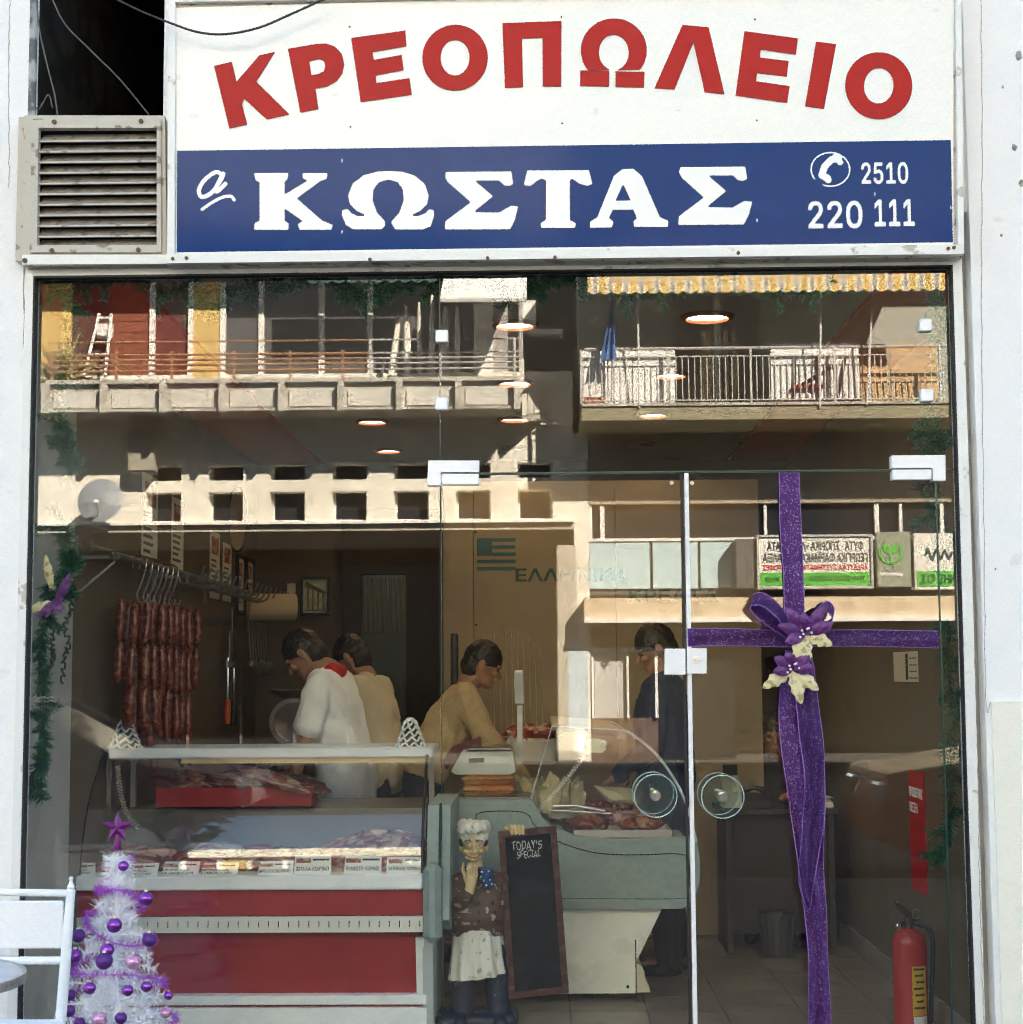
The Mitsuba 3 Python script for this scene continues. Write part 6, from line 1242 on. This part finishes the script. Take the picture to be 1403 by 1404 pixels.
for x in [0.726, 2.197, 3.603, 5.019, 5.609, 6.801]: part(pk, 'post', box(x - .018, x + .018, -22.45, -22.39, zq1 + .05, zt1), GRY)
# awning with yellow stripes: slope and scalloped valance
STR = M('striped_canvas', proc(lambda p, n, uv: dr.select(p.x * 3.9 - dr.floor(p.x * 3.9) < .38, mi.Color3f(.62, .42, .13), dr.select(p.x * 3.9 - dr.floor(p.x * 3.9) < .62, mi.Color3f(.68, .60, .44), dr.select(p.x * 3.9 - dr.floor(p.x * 3.9) < .84, mi.Color3f(.34, .32, .29), mi.Color3f(.68, .60, .44))))), .85)
aw3 = thing('awning', 'yellow and grey striped awning with a scalloped edge over the picket balcony', 'awning')
xs_ = np.linspace(0.831, 6.778, 241); zt_3 = 7.827
part(aw3, 'valance', prism([(x, zt_3 - .045 * abs(math.sin(i * math.pi / 8))) for i, x in enumerate(xs_)] + [(xs_[-1], zt_3 + .42), (xs_[0], zt_3 + .42)], -21.62, -21.6), STR)
part(aw3, 'cloth', prism_yz([(-21.6, zt_3 + .40), (-21.6, zt_3 + .42), (-24, zt_3 + 1.5), (-24, zt_3 + 1.47)], xs_[0], xs_[-1]), STR)
for a, b in ([((1.253, 7.879), (1.524, 8.063)), ((4.118, 7.949), (4.426, 8.107))]): part(aw3, 'arm', tube([(a[0], -23.9, a[1] - .2), (b[0], -21.7, b[1])], .03, 6), GRY)
for lab, q in (('white canvas screen with a scalloped top at the left of the picket balcony', [0.734, 2.34, 6.113, 7.059]), ('white canvas screen with a scalloped top in the middle of the picket balcony', [3.969, 5.47, 6.147, 7.155])):
    xs2 = np.linspace(q[0], q[1], 61)
    t = thing('canvas_screen', lab, 'screen'); part(t, 'canvas', prism([(q[0], q[2]), (q[1], q[2])] + [(x, q[3] - .05 * abs(math.sin(i * math.pi / 10))) for i, x in list(enumerate(xs2))[::-1]], -22.62, -22.6), OWH); part(t, 'bar', box(q[0], q[1], -22.64, -22.621, q[2], q[2] + .05), GRY)
bpan = thing('cardboard_sheets', 'tan boards leaning at the right end of the picket balcony', 'boards')
for a, b in ([[5.552, 6.04], [6.078, 6.879]]): part(bpan, 'board', rot(bxz(a, b, zq1, zq1 + 1.15, -22.95, -22.9), (1, 0, 0), 4, (0, -22.9, zq1)), M('tan_board', (.50, .33, .17), .8))
ck = thing('folding_chair', 'dark folding chair on the picket balcony before the middle screen', 'chair')
for a, b in ([((4.35, 6.134), (4.379, 6.886)), ((4.762, 6.882), (4.769, 6.13)), ((4.291, 6.297), (5.043, 6.729)), ((5.091, 6.164), (5.231, 6.853))]): part(ck, 'tube', tube([(a[0], -22.55, a[1]), (b[0], -22.55, b[1])], .025, 6), DARK)
part(ck, 'seat', bxz(*[4.33, 4.848], 6.332, 6.394, -22.58, -22.5), OBR)
pt = thing('flower_pot', 'terracotta trough standing at the left corner of the picket balcony', 'flower pot')
x0p, x1p = 0.762, 1.146
part(pt, 'pot', prism([(x0p + .05, zq1 + .051), (x1p - .05, zq1 + .051), (x1p, zq1 + .17), (x0p, zq1 + .17)], -22.58, -22.48), M('terracotta', (.36, .12, .06), .8)); part(pt, 'soil', box(x0p + .02, x1p - .02, -22.57, -22.49, zq1 + .1701, zq1 + .18), DARK)
fg = thing('flag', 'furled blue and white flag hanging from a pole on the picket balcony', 'flag')
x, z = 1.155, 6.81
zz = np.linspace(0, 1, 14); V = []
for f in zz:
    for j in range(9):
        a = j / 8; V.append((x + .02 + (.28 * f ** 1.3 + .02) * (a - .5) + .10 * (1 - f), -22.2 + .06 * math.sin(a * 14 + f * 3), z + 1.05 * (1 - f) - .12 * abs(a - .6) * f))
Fq = np.array([[i * 9 + j, i * 9 + j + 1, (i + 1) * 9 + j + 1, (i + 1) * 9 + j] for i in range(13) for j in range(8)])
part(fg, 'cloth', trimesh.Trimesh(V, meshkit.arrays((np.array(V), Fq))[1], process=False), M('flag_cloth', proc(lambda p, n, uv: mix((.07, .15, .36), (.66, .68, .70), smoothstep(.45, .5, noise(p.x * 13 + p.z * 2.2, p.z * 1.6)))), .8), True)
part(fg, 'pole', tube([(x + .14, -22.3, z + 1.35), (x + .08, -22.4, zq1 + .1)], .018, 6), GRY)
for lab, a in (('thin white awning pole at the left of the picket balcony', [(1.684, 8.208), (1.703, 5.993)]), ('thin white awning pole right of the middle of the picket balcony', [(4.762, 8.089), (4.749, 5.978)]), ('thin white awning pole near the right end of the picket balcony', [(5.631, 8.08), (5.54, 6.008)])):
    single('awning_pole', lab, 'pole', tube([(a[0][0] - .08, -21.75, a[0][1]), (a[0][0], -22.1, a[0][1] - .25), (a[1][0], -22.36, a[1][1])], .018, 6), OWH)
# mezzanine windows, pale blue panels, ledge
zA, zB, zC_, zD = [4.527, 3.916, 3.864, 3.024]
part(rbd, 'window_band', box(0.886, 16, -24.2, -24.15, zC_, 4.527), ODG)
for a, b in [[0.886, 0.937], [1.08, 1.158], [2.569, 2.621], [3.992, 4.043], [5.953, 6.03], [6.391, 6.443], [7.112, 7.177]]: part(rbd, 'window_frame', box(a, b, -24.15, -24.05, zC_, 5.18), OWH)
part(rbd, 'window_sill', box(0.854, 16, -24.15, -24.0, zC_, zB), OWH)
for a, b in [[0.889, 1.948], [2.006, 2.555], [2.606, 2.8], [2.852, 3.509]]: part(rbd, 'blue_panel', box(a, b, -24.1, -24.04, zD, zC_ - .002), OBL)
part(rbd, 'panel_backing', box(0.876, 16, -24.3, -24.101, zD - .1, zC_), M('backing_dark', (.10, .10, .10), .8))
part(rbd, 'ledge', box(0.762, 16, -24.3, -23.4, 2.438, 2.829), OBE)
part(rbd, 'ledge_edge', box(0.759, 16, -23.4, -23.34, 2.4, 2.488), OWH)
zL = 2.4
part(rbd, 'ground_wall', box(0.618, 16, -26.8, -26.6, 0, zL), M('ground_brown', (.26, .21, .15), .8))
part(rbd, 'door_panel', box(0.955, 1.494, -24.26, -24.21, 0.743, 1.905), M('door_paint', (.42, .42, .41), .6))
part(rbd, 'kick_panel', box(0.904, 2.071, -24.26, -24.2, 0, 0.743), M('added_dark_brown', (.10, .06, .04), .6))  # added dark panel, keeps the sunlit door foot from glaring in the window
part(rbd, 'door_leaf', box(2.097, 3.442, -24.26, -24.21, 0, 1.905), ODG)
for a, b in [[0.904, 0.942], [1.52, 1.558], [2.02, 2.071]]: part(rbd, 'door_frame', box(a, b, -24.2, -24.1, 0.743, 1.918), OWH)
part(rbd, 'door_head', box(0.911, 2.62, -24.2, -24.06, 1.918, 1.982), OWH)
x, z = 1.191, 1.753
part(rbd, 'door_number', text('9', x - .06, x + .06, z - .08, z + .08, -24.1, .006, face=1), INK)
part(rbd, 'poster', bxz(*[0.485, 0.832], 0.556, 2.102, -24.0, -23.97), M('pale_blue_poster', (.45, .55, .62), .6))
# plant shop signs
SGW = M('sign_board_white', (.66, .65, .60), .5)
SGG = M('sign_green', (.10, .42, .05), .5)
SDG = M('sign_dark_green', (.01, .06, .015), .5)
s1 = thing('plant_shop_sign', 'white plant shop sign with black, red and green lettering, mirrored behind the ribbon', 'sign')
q = (3.78, 5.792, 2.975, 3.916)
part(s1, 'box', bxz(*q, -23.8, -23.5), SGW); 
part(s1, 'frame', prism(sbox(q[0], q[2], q[1], q[3]).difference(sbox(q[0] + .04, q[2] + .04, q[1] - .04, q[3] - .04)), -23.5, -23.46), GRY)
for s, r, m_ in (('ΦΥΤΑ · ΣΠΟΡΙΚΑ · ΛΙΠΑΣΜΑΤΑ', (3.963, 5.635, 3.635, 3.801), INK), ('ΓΕΩΡΓΙΚΑ ΦΑΡΜΑΚΑ & ΕΡΓΑΛΕΙΑ', (3.883, 5.705, 3.432, 3.597), INK), ('ΑΡΔΕΥΤΙΚΑ ΣΥΣΤΗΜΑΤΑ - ΖΩΟΤΡΟΦΕΣ', (3.879, 5.701, 3.292, 3.394), SIGNR)):
    part(s1, 'lettering', text(s, *r, -23.5, .01, face=1), m_)
r = (3.825, 5.733, 3.026, 3.254); part(s1, 'green_band', bxz(*r, -23.5, -23.49), SGG)
part(s1, 'lettering', text('ΤΗΛ 2510 220301   www.    en.gr', r[0] + .08, r[1] - .08, r[2] + .06, r[3] - .06, -23.49, .01, face=1), SDG)
part(s1, 'end_cap', box(q[0] - .35, q[0] - .002, -24, -23.55, q[2] + .02, q[3] - .06), 'm_backing_dark')
s2 = thing('leaf_emblem_sign', 'grey panel with a green ring of leaves beside the plant shop sign', 'sign')
q = (5.882, 6.463, 3.003, 3.956)
part(s2, 'panel', bxz(*q, -23.75, -23.55), M('grey_green_panel', (.24, .26, .20), .5))
x, z = 6.112, 3.6
part(s2, 'ring', prism(Point(x, z).buffer(.21).difference(Point(x, z).buffer(.165)).difference(sbox(x - .25, z + .1, x + .25, z + .3)), -23.55, -23.53), SGG)
part(s2, 'leaf', prism(unary_union([affinity.translate(affinity.rotate(affinity.scale(Point(0, 0).buffer(1), .055, .10), -20 * s, origin=(0, 0)), x + s * .07, z + .07) for s in (-1, 1)] + [sbox(x - .015, z - .15, x + .015, z + .02)]), -23.55, -23.53), SGG)
part(s2, 'script', prism(LineString([(x - .2 + .02 * i, z - .38 + .03 * math.sin(i * 1.9)) for i in range(21)]).buffer(.01), -23.55, -23.54), LETW)
s3 = thing('plant_shop_sign', 'second white and green plant shop sign at the right edge of the glass', 'sign')
q = (6.512, 7.472, 2.947, 3.924)
part(s3, 'box', bxz(*q, -23.8, -23.5), SGW); zg = q[2] + .32
part(s3, 'green_band', box(q[0] + .03, q[1] - .03, -23.5, -23.49, q[2] + .05, zg), SGG)
part(s3, 'lettering', text('ΟΣ', q[0] + .08, q[0] + .34, q[2] + .1, zg - .06, -23.49, .01, face=1), SDG); part(s3, 'lettering', text('ΟΥΝΗΣ', q[0] + .42, q[1] - .08, q[2] + .1, zg - .06, -23.49, .01, face=1), SDG)
part(s3, 'script', prism(LineString([(q[0] + .2 + .03 * i, zg + .28 + .11 * math.sin(i * 1.3) * (1 - .03 * i)) for i in range(16)]).buffer(.02), -23.5, -23.49), INK)

# ---------------------------------------------------------------- parked cars in the street, faint in the glass
def car(lab, x0, direction, mat, ln=4.0):
    t = thing('parked_car', lab, 'car', None); y0, y1 = -8.75, -7.1
    P0 = [(0, .35), (0, .62), (.06, .86), (1.02, 1.00), (1.75, 1.43), (2.9, 1.46), (3.6, 1.05), (3.95, .98), (4.0, .5), (3.95, .30), (.1, .28)]
    f = lambda x: x0 + direction * x
    low = Polygon([(f(a), b - .12) for a, b in [(0, .35), (0, .62), (.06, .86), (1.02, 1.0), (3.6, 1.04), (3.95, .98), (4.0, .5), (3.95, .30), (.1, .28)]]).difference(unary_union([Point(f(.78), .2).buffer(.36), Point(f(3.25), .2).buffer(.36)]))
    part(t, 'body', prism(low, y0, y1, rnd=.03), mat, 30)
    cab = trimesh.convex.convex_hull(np.array([(f(a), y, b - .12) for a, b, o in [(1.02, 1.0, .04), (3.62, 1.04, .04), (1.75, 1.43, .16), (2.95, 1.46, .16)] for y in (y0 + o, y1 - o)]))
    part(t, 'cabin', cab, ODG)
    part(t, 'roof', trimesh.convex.convex_hull(np.array([(f(a), y, b) for a in (1.72, 2.98) for y in (y0 + .16, y1 - .16) for b in (1.31, 1.35)])), mat)
    for s in (y0 + .02, y1 - .02):
        o = .12 if s < -8 else -.12
        for a, b in (((1.04, .90), (1.76, 1.33)), ((2.28, .92), (2.32, 1.34)), ((3.58, .92), (2.96, 1.34))): part(t, 'pillar', tube([(f(a[0]), s, a[1]), (f(b[0]), s + o, b[1])], .03, 6), mat)
        for a in (.78, 3.25):
            w = part(t, 'wheel', disc_y(f(a), .18, .30, s - .09, s + .09, 28), BLACK, 30); part(w, 'rim', disc_y(f(a), .18, .19, s - .095, s + .095, 20), STEEL, 30)
    part(t, 'headlight', box(f(-.01), f(.12), y1 - .42, y1 - .12, .50, .66, .02), CHROME); part(t, 'headlight', box(f(-.01), f(.12), y0 + .12, y0 + .42, .50, .66, .02), CHROME)
    part(t, 'mirror', box(f(1.25), f(1.38), y1 - .02, y1 + .14, .86, .98, .02), mat)
car('dark blue car parked at the kerb, faintly mirrored in the left pane', -2.3, -1, M('car_blue', (.05, .05, .10), .2, clearcoat=1.0))
car('dark red car parked at the kerb, faintly mirrored in the right door', 2.6, 1, M('car_red', (.22, .035, .03), .2, clearcoat=1.0))
